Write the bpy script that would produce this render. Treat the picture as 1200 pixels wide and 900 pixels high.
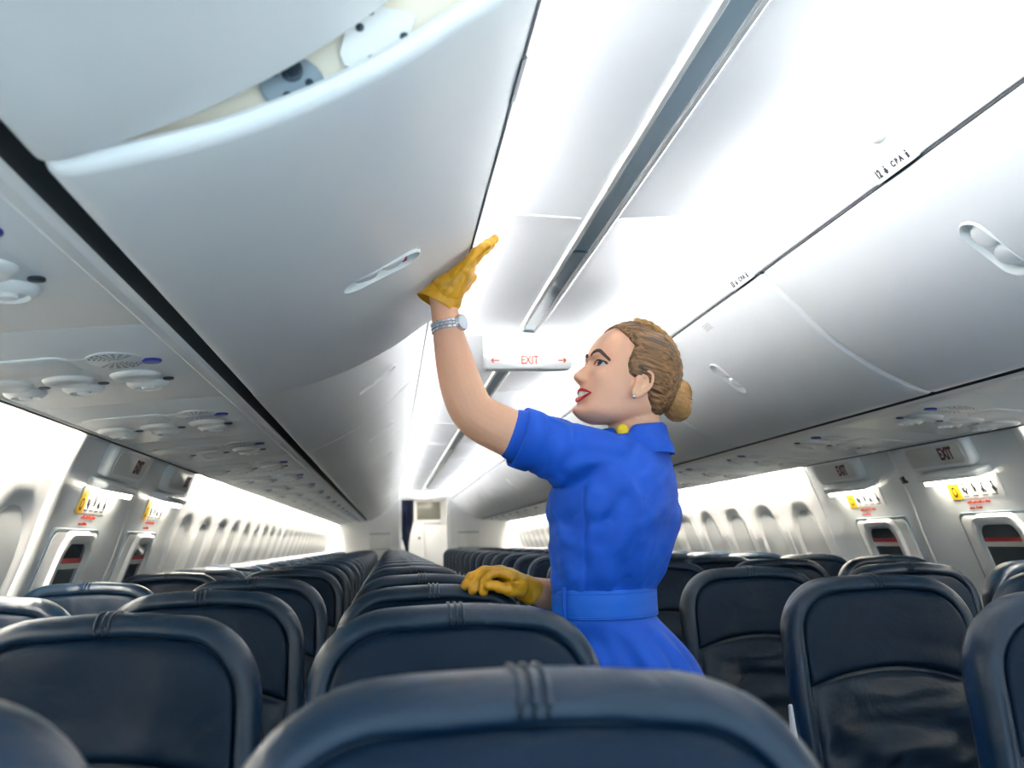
import bpy, bmesh, math, random
from mathutils import Vector, Matrix, noise

for o in list(bpy.data.objects):
    bpy.data.objects.remove(o, do_unlink=True)
SC = bpy.context.scene
COL = SC.collection
random.seed(7)
PI = math.pi

# ------------------------------------------------------------------ camera
CZ = 1.2                       # eye height of the camera, cabin centre line is x = 0, +y runs aft
cam = bpy.data.cameras.new('camera')
cam.sensor_width = 36.0
cam.sensor_fit = 'HORIZONTAL'
cam.lens = 36.07
cam.clip_start = 0.02
cam.dof.use_dof = True
cam.dof.focus_distance = 2.2
cam.dof.aperture_fstop = 5.6
camo = bpy.data.objects.new('camera', cam)
COL.objects.link(camo)
R_ = (0.9928767, -0.11715032, -0.02171779)
U_ = (0.00355343, -0.1530816, 0.98820716)
F_ = (0.11909338, 0.98124504, 0.15157487)
camo.matrix_world = Matrix(((R_[0], U_[0], -F_[0], -0.551), (R_[1], U_[1], -F_[1], 0.0),
                            (R_[2], U_[2], -F_[2], CZ), (0, 0, 0, 1)))
SC.camera = camo

# ------------------------------------------------------------------ light levels, world, exposure
COVE = 104.0        # ceiling cove strips, cool white
WASH = 95.0         # side wall strips, warm white
LAMP = 6.0         # small lamps over the exits
SC.view_settings.view_transform = 'Standard'
SC.view_settings.look = 'None'
SC.view_settings.exposure = 1.7
SC.view_settings.gamma = 1.0
SC.view_settings.use_curve_mapping = False
wd = bpy.data.worlds.new('world')
SC.world = wd
wd.use_nodes = True
bg = wd.node_tree.nodes['Background']
bg.inputs[0].default_value = (0.62, 0.85, 1.0, 1)
bg.inputs[1].default_value = 0.85  # added fill: bluish world light through the cabin's open forward end

# ------------------------------------------------------------------ materials
def mat(name, col, rough=0.5, metal=0.0, bump=0.0, bscale=200.0, var=0.0, spec=0.5, coat=0.0, sss=0.0, stretch=None, detail=3.0):
    m = bpy.data.materials.new(name)
    m.use_nodes = True
    nt = m.node_tree
    b = nt.nodes['Principled BSDF']
    b.inputs['Base Color'].default_value = (*col, 1)
    b.inputs['Roughness'].default_value = rough
    b.inputs['Metallic'].default_value = metal
    b.inputs['Specular IOR Level'].default_value = spec
    b.inputs['Coat Weight'].default_value = coat
    if sss:
        b.inputs['Subsurface Weight'].default_value = sss
        b.inputs['Subsurface Radius'].default_value = (1.0, 0.35, 0.2)
        b.inputs['Subsurface Scale'].default_value = 0.01
    if bump or var:
        tc = nt.nodes.new('ShaderNodeTexCoord')
        mp = nt.nodes.new('ShaderNodeMapping')
        if stretch:
            mp.inputs['Scale'].default_value = stretch
        nz = nt.nodes.new('ShaderNodeTexNoise')
        nz.inputs['Scale'].default_value = bscale
        nz.inputs['Detail'].default_value = detail
        nt.links.new(tc.outputs['Object'], mp.inputs['Vector'])
        nt.links.new(mp.outputs['Vector'], nz.inputs['Vector'])
        if bump:
            bp = nt.nodes.new('ShaderNodeBump')
            bp.inputs['Strength'].default_value = bump
            bp.inputs['Distance'].default_value = 0.004
            nt.links.new(nz.outputs['Fac'], bp.inputs['Height'])
            nt.links.new(bp.outputs['Normal'], b.inputs['Normal'])
        if var:
            mx = nt.nodes.new('ShaderNodeMix')
            mx.data_type = 'RGBA'
            mx.inputs[6].default_value = (*[c * (1 - var) for c in col], 1)
            mx.inputs[7].default_value = (*[min(1, c * (1 + var)) for c in col], 1)
            nt.links.new(nz.outputs['Fac'], mx.inputs[0])
            nt.links.new(mx.outputs[2], b.inputs['Base Color'])
    return m

def emit(name, col, strength, base=(0.9, 0.9, 0.9)):
    m = bpy.data.materials.new(name)
    m.use_nodes = True
    b = m.node_tree.nodes['Principled BSDF']
    b.inputs['Base Color'].default_value = (*base, 1)
    b.inputs['Emission Color'].default_value = (*col, 1)
    b.inputs['Emission Strength'].default_value = strength
    return m

M = {}
M['liner'] = mat('cabin_liner', (0.85, 0.85, 0.835), 0.42, bump=0.03, bscale=60, var=0.02)
M['valance'] = mat('valance_liner', (0.86, 0.80, 0.70), 0.45, bump=0.02, bscale=40)
M['ceil'] = mat('ceiling_liner', (0.83, 0.835, 0.84), 0.5, bump=0.02, bscale=40)
M['bin'] = mat('bin_shell', (0.86, 0.86, 0.85), 0.36, bump=0.05, bscale=5, var=0.02, detail=2)
M['psu'] = mat('service_panel', (0.82, 0.845, 0.85), 0.38, bump=0.02, bscale=30)
M['cream'] = mat('bin_inner', (0.84, 0.76, 0.62), 0.55, bump=0.02)
M['black'] = mat('gap_shade_seal', (0.008, 0.011, 0.015), 0.6)  # rubber seals, and painted shade inside the bin gaps
M['darkgrey'] = mat('dark_metal', (0.05, 0.07, 0.09), 0.4, metal=0.6)
M['plate'] = mat('hinge_plate', (0.33, 0.40, 0.45), 0.45, metal=0.3, bump=0.03)
M['chrome'] = mat('chrome', (0.72, 0.75, 0.8), 0.14, metal=1.0)
M['channel'] = mat('rail_channel', (0.50, 0.60, 0.66), 0.25, coat=0.3)
M['carpet'] = mat('carpet', (0.26, 0.30, 0.35), 0.95, bump=0.6, bscale=400, var=0.3)
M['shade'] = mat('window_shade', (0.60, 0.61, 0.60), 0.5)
M['greypanel'] = mat('sign_face', (0.66, 0.66, 0.63), 0.35)
M['glass'] = mat('dark_pane', (0.06, 0.065, 0.07), 0.12, coat=0.4)
M['red'] = mat('red_print', (0.42, 0.03, 0.03), 0.5)
M['redtext'] = mat('red_lettering', (0.62, 0.08, 0.04), 0.5)
M['exitred'] = mat('exit_lettering', (0.13, 0.02, 0.03), 0.5)
M['orange'] = mat('orange_lettering', (0.50, 0.055, 0.006), 0.5)
M['yellow'] = mat('yellow_print', (0.85, 0.50, 0.01), 0.5)
M['inkblack'] = mat('black_print', (0.02, 0.02, 0.025), 0.5)
M['white'] = mat('white_plastic', (0.86, 0.86, 0.84), 0.35)
M['ledge'] = mat('rail_ledge', (0.84, 0.83, 0.80), 0.35)
M['blue'] = mat('call_button_blue', (0.01, 0.03, 0.30), 0.3)
M['oven'] = mat('oven_glass', (0.20, 0.20, 0.17), 0.3)
M['curtain'] = mat('navy_curtain', (0.008, 0.016, 0.05), 0.9)
M['wallwhite'] = mat('partition_laminate', (0.74, 0.74, 0.73), 0.45)
M['cove'] = emit('cove_light', (0.93, 0.955, 1.0), COVE)
M['wash'] = emit('wash_light', (1.0, 0.93, 0.80), WASH)
M['lens'] = emit('exit_lamp_lens', (1.0, 0.93, 0.76), LAMP)
M['galley'] = emit('galley_fill_light', (1.0, 0.97, 0.92), 7.0)
M['down'] = emit('downlight', (1.0, 0.85, 0.6), 16.0)

# ------------------------------------------------------------------ helpers
def empty(name, loc, parent=None):
    o = bpy.data.objects.new(name, None)
    o.empty_display_size = 0.05
    COL.objects.link(o)
    o.location = loc
    o.parent = parent
    return o

def tag(o, label=None, cat=None, group=None, kind=None):
    if label: o['label'] = label
    if cat: o['category'] = cat
    if group: o['group'] = group
    if kind: o['kind'] = kind
    return o

def meshobj(name, verts, faces, m, parent=None, loc=(0, 0, 0), smooth=35):
    me = bpy.data.meshes.new(name)
    me.from_pydata([tuple(v) for v in verts], [], faces)
    bm = bmesh.new()
    bm.from_mesh(me)
    bmesh.ops.recalc_face_normals(bm, faces=bm.faces)
    bm.to_mesh(me)
    bm.free()
    return linkmesh(name, me, m, parent, loc, smooth)

def linkmesh(name, me, m, parent=None, loc=(0, 0, 0), smooth=35):
    if m is not None and not me.materials:
        me.materials.append(m)
    if smooth:
        me.polygons.foreach_set('use_smooth', [True] * len(me.polygons))
        if smooth < 180:
            me.set_sharp_from_angle(angle=math.radians(smooth))
    o = bpy.data.objects.new(name, me)
    COL.objects.link(o)
    o.location = loc
    o.parent = parent
    return o

def bmobj(name, bm, m, parent=None, loc=(0, 0, 0), smooth=35):
    bmesh.ops.recalc_face_normals(bm, faces=bm.faces)
    me = bpy.data.meshes.new(name)
    bm.to_mesh(me)
    bm.free()
    return linkmesh(name, me, m, parent, loc, smooth)

def share(name, src, parent=None, loc=(0, 0, 0)):
    o = bpy.data.objects.new(name, src.data)
    COL.objects.link(o)
    o.location = loc
    o.parent = parent
    return o

def copy_tree(o, parent=None):
    c = o.copy()
    COL.objects.link(c)
    c.parent = parent
    for ch in list(o.children):
        copy_tree(ch, c)
    return c

def bm_box(bm, x0, x1, y0, y1, z0, z1, bev=0.0, seg=2, mtx=None):
    r = bmesh.ops.create_cube(bm, size=1.0)
    vs = r['verts']
    for v in vs:
        v.co = Vector((x0 + (v.co.x + .5) * (x1 - x0), y0 + (v.co.y + .5) * (y1 - y0), z0 + (v.co.z + .5) * (z1 - z0)))
    if bev > 0:
        es = list({e for v in vs for e in v.link_edges})
        rb = bmesh.ops.bevel(bm, geom=es, offset=bev, segments=seg, affect='EDGES', profile=0.5)
        vs = list({v for f in rb['faces'] for v in f.verts} | {v for v in vs if v.is_valid})
    if mtx is not None:
        bmesh.ops.transform(bm, matrix=mtx, verts=vs)
    return vs

def box(name, x0, x1, y0, y1, z0, z1, m, parent=None, bev=0.0, seg=2, loc=(0, 0, 0)):
    bm = bmesh.new()
    bm_box(bm, x0, x1, y0, y1, z0, z1, bev, seg)
    return bmobj(name, bm, m, parent, loc)

def extrude_y(name, pts, y0, y1, m, parent=None, closed=True, endinset=0.0, loc=(0, 0, 0), smooth=35, bev=0.004):
    """profile pts (x, z) swept along y; endinset rounds both ends a little"""
    n = len(pts)
    cx = sum(p[0] for p in pts) / n
    cz = sum(p[1] for p in pts) / n
    secs = [(y0, 0), (y1, 0)]
    if endinset:
        e = endinset
        secs = [(y0, e), (y0 + bev * .3, e * .35), (y0 + bev, 0), (y1 - bev, 0), (y1 - bev * .3, e * .35), (y1, e)]
    nrm = []
    for i in range(n):
        a = Vector(pts[i - 1]) if (closed or i > 0) else Vector(pts[i])
        b = Vector(pts[(i + 1) % n]) if (closed or i < n - 1) else Vector(pts[i])
        t = (b - a)
        t = t.normalized() if t.length > 0 else Vector((1, 0))
        q = Vector((-t.y, t.x))
        if q.dot(Vector((cx, cz)) - Vector(pts[i])) < 0:
            q = -q
        nrm.append(q)
    vs, fs = [], []
    for y, e in secs:
        for i, p in enumerate(pts):
            vs.append((p[0] + nrm[i].x * e, y, p[1] + nrm[i].y * e))
    for k in range(len(secs) - 1):
        for i in range(n if closed else n - 1):
            j = (i + 1) % n
            fs.append((k * n + i, k * n + j, (k + 1) * n + j, (k + 1) * n + i))
    if closed:
        fs.append(tuple(range(n)))
        fs.append(tuple(range((len(secs) - 1) * n, len(secs) * n)))
    return meshobj(name, vs, fs, m, parent, loc, smooth)

def crom(pts, per=6, closed=False):
    P = [Vector(p) for p in pts]
    out = []
    n = len(P)
    rng = n if closed else n - 1
    for i in range(rng):
        p0 = P[(i - 1) % n] if closed or i > 0 else P[0] * 2 - P[1]
        p1, p2 = P[i], P[(i + 1) % n]
        p3 = P[(i + 2) % n] if closed or i + 2 < n else P[-1] * 2 - P[-2]
        for k in range(per):
            t = k / per
            out.append(0.5 * ((2 * p1) + (p2 - p0) * t + (2 * p0 - 5 * p1 + 4 * p2 - p3) * t * t + (3 * p1 - p0 - 3 * p2 + p3) * t ** 3))
    if not closed:
        out.append(P[-1].copy())
    return out

def tube_data(pts, radii, nseg=16, up=(0, 0, 1), caps=True):
    """lofted tube through pts; radii are (r_side, r_up) or a number; rounded ends"""
    P = [Vector(p) for p in pts]
    rr = [(r, r) if isinstance(r, (int, float)) else tuple(r) for r in radii]
    n = len(P)
    T = []
    for i in range(n):
        t = P[min(i + 1, n - 1)] - P[max(i - 1, 0)]
        T.append(t.normalized())
    upv = Vector(up)
    frames = []
    for t in T:
        s = t.cross(upv)
        if s.length < 1e-4:
            s = t.cross(Vector((0.3, 1, 0.1)))
        s.normalize()
        u = s.cross(t).normalized()
        frames.append((s, u))
    rings = []
    if caps:
        for a in (85, 60, 30):
            c, sn = math.cos(math.radians(a)), math.sin(math.radians(a))
            rm = min(rr[0])
            rings.append((P[0] - T[0] * rm * sn, (rr[0][0] * c, rr[0][1] * c), frames[0]))
    for i in range(n):
        rings.append((P[i], rr[i], frames[i]))
    if caps:
        for a in (30, 60, 85):
            c, sn = math.cos(math.radians(a)), math.sin(math.radians(a))
            rm = min(rr[-1])
            rings.append((P[-1] + T[-1] * rm * sn, (rr[-1][0] * c, rr[-1][1] * c), frames[-1]))
    vs, fs = [], []
    for c, r, (s, u) in rings:
        for k in range(nseg):
            a = 2 * PI * k / nseg
            vs.append(c + s * (r[0] * math.cos(a)) + u * (r[1] * math.sin(a)))
    for i in range(len(rings) - 1):
        for k in range(nseg):
            k2 = (k + 1) % nseg
            fs.append((i * nseg + k, i * nseg + k2, (i + 1) * nseg + k2, (i + 1) * nseg + k))
    if caps:
        fs.append(tuple(range(nseg)))
        fs.append(tuple(range((len(rings) - 1) * nseg, len(rings) * nseg)))
    return vs, fs

def tube(name, pts, radii, m, parent=None, nseg=12, up=(0, 0, 1), caps=True, smooth=60, loc=(0, 0, 0)):
    vs, fs = tube_data(pts, radii, nseg, up, caps)
    return meshobj(name, vs, fs, m, parent, loc, smooth)

def merge_data(lst):
    vs, fs = [], []
    for v, f in lst:
        o = len(vs)
        vs += list(v)
        fs += [tuple(i + o for i in q) for q in f]
    return vs, fs

def remesh_union(name, datas, voxel, m, parent=None, smooth_iter=6, factor=0.5):
    """voxel union of closed meshes into one continuous skin"""
    vs, fs = merge_data(datas)
    me = bpy.data.meshes.new('tmp')
    me.from_pydata([tuple(v) for v in vs], [], fs)
    bm = bmesh.new(); bm.from_mesh(me)
    bmesh.ops.recalc_face_normals(bm, faces=bm.faces)
    bm.to_mesh(me); bm.free()
    o = bpy.data.objects.new('tmp', me)
    COL.objects.link(o)
    r = o.modifiers.new('r', 'REMESH')
    r.mode = 'VOXEL'
    r.voxel_size = voxel
    if smooth_iter:
        s = o.modifiers.new('s', 'SMOOTH')
        s.factor = factor
        s.iterations = smooth_iter
    dg = bpy.context.evaluated_depsgraph_get()
    me2 = bpy.data.meshes.new_from_object(o.evaluated_get(dg), depsgraph=dg)
    bpy.data.objects.remove(o, do_unlink=True)
    bpy.data.meshes.remove(me)
    me2.name = name
    me2.materials.clear()
    return linkmesh(name, me2, m, parent, smooth=180)

def text(name, body, size, mtx, m, parent=None, ext=0.0006, align='CENTER', width=1.0, bold=0.0):
    cu = bpy.data.curves.new(name, 'FONT')
    cu.body = body
    cu.size = size
    cu.align_x = align
    cu.align_y = 'CENTER'
    cu.extrude = ext
    cu.offset = bold
    o = bpy.data.objects.new(name, cu)
    COL.objects.link(o)
    dg = bpy.context.evaluated_depsgraph_get()
    me = bpy.data.meshes.new_from_object(o.evaluated_get(dg), depsgraph=dg)
    bpy.data.objects.remove(o, do_unlink=True)
    me.transform(Matrix.Diagonal((width, 1, 1, 1)))
    me.transform(mtx)
    me.materials.clear()
    return linkmesh(name, me, m, parent, smooth=0)

def frame(o, x, y, z=None):
    """matrix with origin o and axes x, y (z = x cross y)"""
    x = Vector(x).normalized()
    z = x.cross(Vector(y)).normalized()
    y = z.cross(x)
    return Matrix(((x.x, y.x, z.x, o[0]), (x.y, y.y, z.y, o[1]), (x.z, y.z, z.z, o[2]), (0, 0, 0, 1)))

def ellipsoid_data(c, r, nu=20, nv=12, mtx=None):
    vs, fs = [], []
    for j in range(nv + 1):
        b = -PI / 2 + PI * j / nv
        b = max(-PI / 2 + 0.02, min(PI / 2 - 0.02, b))
        for i in range(nu):
            a = 2 * PI * i / nu
            v = Vector((r[0] * math.cos(b) * math.cos(a), r[1] * math.cos(b) * math.sin(a), r[2] * math.sin(b)))
            if mtx is not None:
                v = mtx @ v
            vs.append(v + Vector(c))
    for j in range(nv):
        for i in range(nu):
            k = (i + 1) % nu
            fs.append((j * nu + i, j * nu + k, (j + 1) * nu + k, (j + 1) * nu + i))
    fs.append(tuple(range(nu)))
    fs.append(tuple(range(nv * nu, (nv + 1) * nu)))
    return vs, fs

def disc_data(mtx, rx, ry, prof, n=24):
    """lathe-like stack on local z: prof = [(scale, z)...], closed top and bottom"""
    vs, fs = [], []
    for s, z in prof:
        for i in range(n):
            a = 2 * PI * i / n
            vs.append(mtx @ Vector((rx * s * math.cos(a), ry * s * math.sin(a), z)))
    for j in range(len(prof) - 1):
        for i in range(n):
            k = (i + 1) % n
            fs.append((j * n + i, j * n + k, (j + 1) * n + k, (j + 1) * n + i))
    fs.append(tuple(range(n)))
    fs.append(tuple(range((len(prof) - 1) * n, len(prof) * n)))
    return vs, fs

# ================================================================== cabin shell
YF, YB = -0.6, 16.5
J0, JP, NJ = 0.985, 1.5525, 10          # bin joints

def WX(h):
    T = [(-1.2, 1.36), (-1.0, 1.45), (-.75, 1.58), (-.5, 1.625), (-.25, 1.612), (-.1, 1.558), (0, 1.52), (.1, 1.49), (.2, 1.453), (.3, 1.41), (.36, 1.38), (.42, 1.34)]
    if h <= T[0][0]: return T[0][1]
    for (a, xa), (b, xb) in zip(T, T[1:]):
        if h <= b:
            t = (h - a) / (b - a)
            return xa + (xb - xa) * t
    return T[-1][1]

def wall_frame(s, y, h):
    d = (WX(h + .04) - WX(h - .04)) / .08
    return frame((s * WX(h), y, CZ + h), (0, -s, 0), (s * d, 0, 1))

floor = tag(box('floor', -1.5, 1.5, YF, 19.6, -0.05, 0, M['carpet']), kind='structure')

# side walls: liner panels with a recessed window and a closed shade
def sm(a, b, x):
    t = max(0, min(1, (x - a) / (b - a)))
    return t * t * (3 - 2 * t)

WP = 0.514
def rr_dist(u, v, hw, hh, r):
    """signed distance to a rounded rectangle"""
    dx, dy = abs(u) - hw + r, abs(v) - hh + r
    return math.hypot(max(dx, 0), max(dy, 0)) + min(max(dx, dy), 0) - r

def wall_grid(L, window, nh=64, ny=36, hz=(-1.2, .40)):
    vs, fs = [], []
    hs = [hz[0] + (hz[1] - hz[0]) * (j / nh) for j in range(nh + 1)]
    ys = [0, .0025, .006] + [.006 + (L - .012) * i / ny for i in range(1, ny)] + [L - .006, L - .0025, L]
    for h in hs:
        for y in ys:
            off = 0.010 * (1 - sm(0, .006, min(y, L - y)))
            if window:
                d = rr_dist(y - L / 2, h + .075, .155, .215, .125)
                off += .012 * (1 - sm(-.022, .012, d))
            vs.append((WX(h) + off, y, CZ + h))
    n = len(ys)
    for j in range(nh):
        for i in range(n - 1):
            fs.append((j * n + i, j * n + i + 1, (j + 1) * n + i + 1, (j + 1) * n + i))
    return vs, fs

def mirror(d):
    return [(-v[0], v[1], v[2]) for v in d[0]], d[1]

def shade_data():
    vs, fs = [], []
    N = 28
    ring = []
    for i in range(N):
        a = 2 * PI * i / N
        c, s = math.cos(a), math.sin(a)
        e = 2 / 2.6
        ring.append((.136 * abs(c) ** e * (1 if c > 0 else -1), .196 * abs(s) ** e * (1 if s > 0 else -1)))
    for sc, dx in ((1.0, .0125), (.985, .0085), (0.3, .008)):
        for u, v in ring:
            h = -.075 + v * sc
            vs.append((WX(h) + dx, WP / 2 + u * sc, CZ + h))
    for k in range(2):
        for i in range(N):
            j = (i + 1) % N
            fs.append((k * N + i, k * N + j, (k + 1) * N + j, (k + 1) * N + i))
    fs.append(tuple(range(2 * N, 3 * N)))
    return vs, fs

EXA, EXM, EXB = 3.0, 3.84, 4.68
WALL = {}
gd = wall_grid(WP - .002, True)
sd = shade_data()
for s, nm in ((-1, 'left'), (1, 'right')):
    w = tag(empty('wall_' + nm, (0, 0, 0)), kind='structure')
    WALL[s] = w
    g = gd if s > 0 else mirror(gd)
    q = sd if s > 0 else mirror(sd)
    pan = shd = None
    ys = [EXA - WP * (k + 1) for k in range(7)] + [EXB + WP * k for k in range(23)]
    for y in ys:
        if pan is None:
            pan = meshobj('wall_panel', *g, M['liner'], w, (0, y, 0), smooth=50)
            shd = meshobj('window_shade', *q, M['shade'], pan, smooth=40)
        else:
            p2 = share('wall_panel', pan, w, (0, y, 0))
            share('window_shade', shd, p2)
    ep = None
    xg = wall_grid(EXM - EXA - .002, False)
    if s < 0: xg = mirror(xg)
    for y in (EXA, EXM):
        if ep is None:
            ep = meshobj('exit_panel', *xg, M['psu'], w, (0, y, 0), smooth=50)
        else:
            share('exit_panel', ep, w, (0, y, 0))
    # rounded pillar covers either side of the exit bay
    for y in (EXA - .035, EXM):
        vs, fs = [], []
        hs = [-.95 + 1.33 * j / 24 for j in range(25)]
        for h in hs:
            for k in range(9):
                a = PI * k / 8
                wd_ = .045 if y < EXM else .012
                vs.append((s * (WX(h) + .004 - (.020 if y < EXM else .008) * math.sin(a)), y - wd_ * math.cos(a), CZ + h))
        for j in range(24):
            for k in range(8):
                fs.append((j * 9 + k, j * 9 + k + 1, j * 9 + k + 10, j * 9 + k + 9))
        meshobj('pillar_cover', vs, fs, M['liner'], w, smooth=180)

# ceiling: arched panels either side of a centre rail, cove behind the valance
cp = crom([(.036, .830), (.12, .834), (.25, .841), (.38, .850), (.46, .856), (.515, .853), (.535, .83), (.535, .79), (.50, .745)], 5)
cprof = [(p.x, p.y + CZ) for p in cp] + [(p.x + (.012 if p.y < .84 and p.x > .4 else 0), p.y + CZ + .014) for p in reversed(cp)]
ceil = tag(empty('ceiling', (0, 0, 0)), kind='structure')
src = {}
for k in range(-1, NJ + 1):
    y0 = J0 + JP * k
    y1 = min(y0 + JP, YB + .01)
    if k == -9: y0 = YF
    for s in (-1, 1):
        if k in (-9, NJ) or s not in src:
            o = extrude_y('ceiling_panel', [(s * x, z) for x, z in cprof], 0.0015, y1 - y0 - .0015, M['ceil'], ceil, endinset=.004, loc=(0, y0, 0), bev=.006)
            if k not in (-9, NJ): src[s] = o
        else:
            share('ceiling_panel', src[s], ceil, (0, y0, 0))

# centre rail: two pale ledges and a blue grey channel
rl = tag(empty('trim_1', (0, 0, CZ)), kind='structure')
ys = [YF] + [2.835 + JP * k for k in range(-2, 9) if 2.835 + JP * k > YF] + [YB]
ls = None
for a, b in zip(ys, ys[1:]):
    for s in (-1, 1):
        extrude_y('rail_ledge', [(s * .040, .834), (s * .040, .822), (s * .036, .819), (s * .026, .819), (s * .023, .822), (s * .023, .834)], a + .002, b - .002, M['ledge'], rl)
    extrude_y('rail_channel', [(-.023, .826), (-.010, .829), (.010, .829), (.023, .826), (.023, .845), (-.023, .845)], a + .004, b - .004, M['channel'], rl)
    extrude_y('rail_joint', [(-.0235, .8225), (.0235, .8225), (.0235, .84), (-.0235, .84)], b - .003, b + .003, M['darkgrey'], rl)

# valance with the strip the bins close against
vp_ = crom([(.432, .716), (.415, .720), (.400, .742), (.391, .768), (.390, .788), (.397, .802), (.410, .806)], 4)
vprof = [(p.x, p.y) for p in vp_] + [(.425, .795), (.440, .745), (.446, .716)]
sprof = [(.413, .7145), (.411, .711), (.4225, .6945), (.4255, .693), (.452, .705), (.452, .7145)]
for s, nm in ((-1, 'left'), (1, 'right')):
    va = tag(empty('trim_2' if s < 0 else 'trim_3', (0, 0, CZ)), kind='structure')
    a = b = None
    for k in range(-1, NJ):
        y0 = J0 + JP * k
        if a is None:
            a = extrude_y('valance', [(s * x, z) for x, z in vprof],   .001, JP - .001, M['valance'], va, endinset=.003, loc=(0, y0, 0), smooth=60)
            b = extrude_y('closing_strip', [(s * x, z) for x, z in sprof], .0008, JP - .0008, M['white'], va, endinset=.001, loc=(0, y0, 0), bev=.002)
        else:
            share('valance', a, va, (0, y0, 0)); share('closing_strip', b, va, (0, y0, 0))
    for k in range(-1, NJ):
        extrude_y('lip_gap_shade', [(s * x, z) for x, z in [(.4275, .6868), (.4275, .6925), (.452, .7035), (.452, .695), (.436, .6868)]], J0 + JP * k + .01, J0 + JP * (k + 1) - .01, M['black'], va, smooth=0)  # black filler painting in the shade of the gap above the bin lip
    # service panel strip under the bins
    ps = tag(empty('trim_4' if s < 0 else 'trim_5', (0, 0, CZ)), kind='structure')
    pprof = [(.936, .353), (1.05, .346), (1.20, .334), (1.352, .3205), (1.352, .336), (.936, .372)]
    rprof = [(.912, .366), (.912, .357), (.916, .352), (.930, .349), (.936, .352), (.936, .380), (.912, .380)]
    oprof = [(1.352, .324), (1.355, .318), (1.3605, .317), (1.3605, .336), (1.352, .336)]
    kprof = [(1.3612, .3155), (1.3675, .3135), (1.3675, .334), (1.3612, .334)]
    a = b = None
    n = 0
    for k in range(-4, 19):
        y0 = 1.655 + .805 * k
        y1 = y0 + .805
        if y1 < YF + .3: continue
        if y0 > YB: break
        if a is None:
            a = extrude_y('service_panel', [(s * x, z) for x, z in pprof], .001, .804, M['psu'], ps, endinset=.0015, loc=(0, y0, 0), bev=.002)
            b = extrude_y('panel_rail', [(s * x, z) for x, z in rprof], .0006, .8044, M['ledge'], ps, loc=(0, y0, 0))
        else:
            share('service_panel', a, ps, (0, y0, 0)); share('panel_rail', b, ps, (0, y0, 0))
    extrude_y('outer_edge', [(s * x, z) for x, z in oprof], YF, YB, M['white'], ps)
    extrude_y('edge_seal', [(s * x, z) for x, z in kprof], YF, YB, M['black'], ps)
    extrude_y('bin_gap_shade', [(s * x, z) for x, z in [(.895, .41), (.91, .38), (.912, .366), (.925, .366), (.925, .46), (.895, .46)]], YF, YB, M['black'], ps)  # black channel standing in for the darkness inside the gap
    # lamps of the cabin: cove strip behind the valance, wash strip above the side wall
    lt = tag(empty('trim_6' if s < 0 else 'trim_7', (0, 0, CZ)), kind='structure')
    for k in range(-1, NJ):
        ya, yb = J0 + JP * k + .01, J0 + JP * (k + 1) - .01
        hs_ = extrude_y('cove_lamp', [(s * x, z) for x, z in [(.4625, .795), (.478, .795), (.478, .829), (.440, .829), (.440, .8255), (.4625, .8255)]], ya, yb, M['white'], lt, smooth=0)
        extrude_y('lamp_lens', [(s * x, z) for x, z in [(.459, .8150), (.4622, .8150), (.4622, .8245), (.459, .8245)]], ya, yb, M['cove'], hs_, smooth=0)
    for ya, yb in ((YF, EXA - .08), (EXB + .02, YB)):
        n = max(1, round((yb - ya) / 1.5))
        for i in range(n):
            extrude_y('wash_lamp', [(s * x, z) for x, z in [(1.3685, .338), (1.3815, .338), (1.3815, .350), (1.3685, .350)]], ya + (yb - ya) * i / n + .005, ya + (yb - ya) * (i + 1) / n - .005, M['wash'], lt)
    # dark cap over the exit bay between panel strip and wall
    extrude_y('exit_bay_cap', [(s * 1.3675, .322), (s * 1.40, .322), (s * 1.40, .34), (s * 1.3675, .34)], EXA - .05, EXB, M['psu'], lt)

# ------------------------------------------------------------------ aft partitions, galley
for s, nm in ((-1, 'wall_back'), (1, 'wall_back')):
    x0, x1 = (.385, 1.62)
    wb = tag(box(nm, min(s * x0, s * x1), max(s * x0, s * x1), YB + .02, YB + .06, 0, CZ + .9, M['wallwhite'], bev=.006), kind='structure')
    # literature pocket
    t = tag(empty('literature_pocket', (s * .70, YB + .02, CZ + .05)), ('left' if s < 0 else 'right') + ' grey literature pocket on the white partition beside the galley doorway', 'pocket', kind='thing')
    box('pocket_panel', -.16, .16, -.035, 0, -.12, .10, M['greypanel'], t, bev=.006)
    box('pocket_lip', -.165, .165, -.045, -.035, .10, .125, M['plate'], t, bev=.003)
    box('pocket_base', -.165, .165, -.045, -.035, -.14, -.12, M['plate'], t, bev=.003)
lint = tag(box('trim_8', -.40, .40, YB + .02, YB + .10, CZ + .70, CZ + .86, M['white'], bev=.01), kind='structure')
for s in (-1, 1):
    tag(box('trim_9' if s < 0 else 'trim_10', s * .385 - .02, s * .385 + .02, YB - .01, YB + .07, 0, CZ + .72, M['white'], bev=.006), kind='structure')
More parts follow.
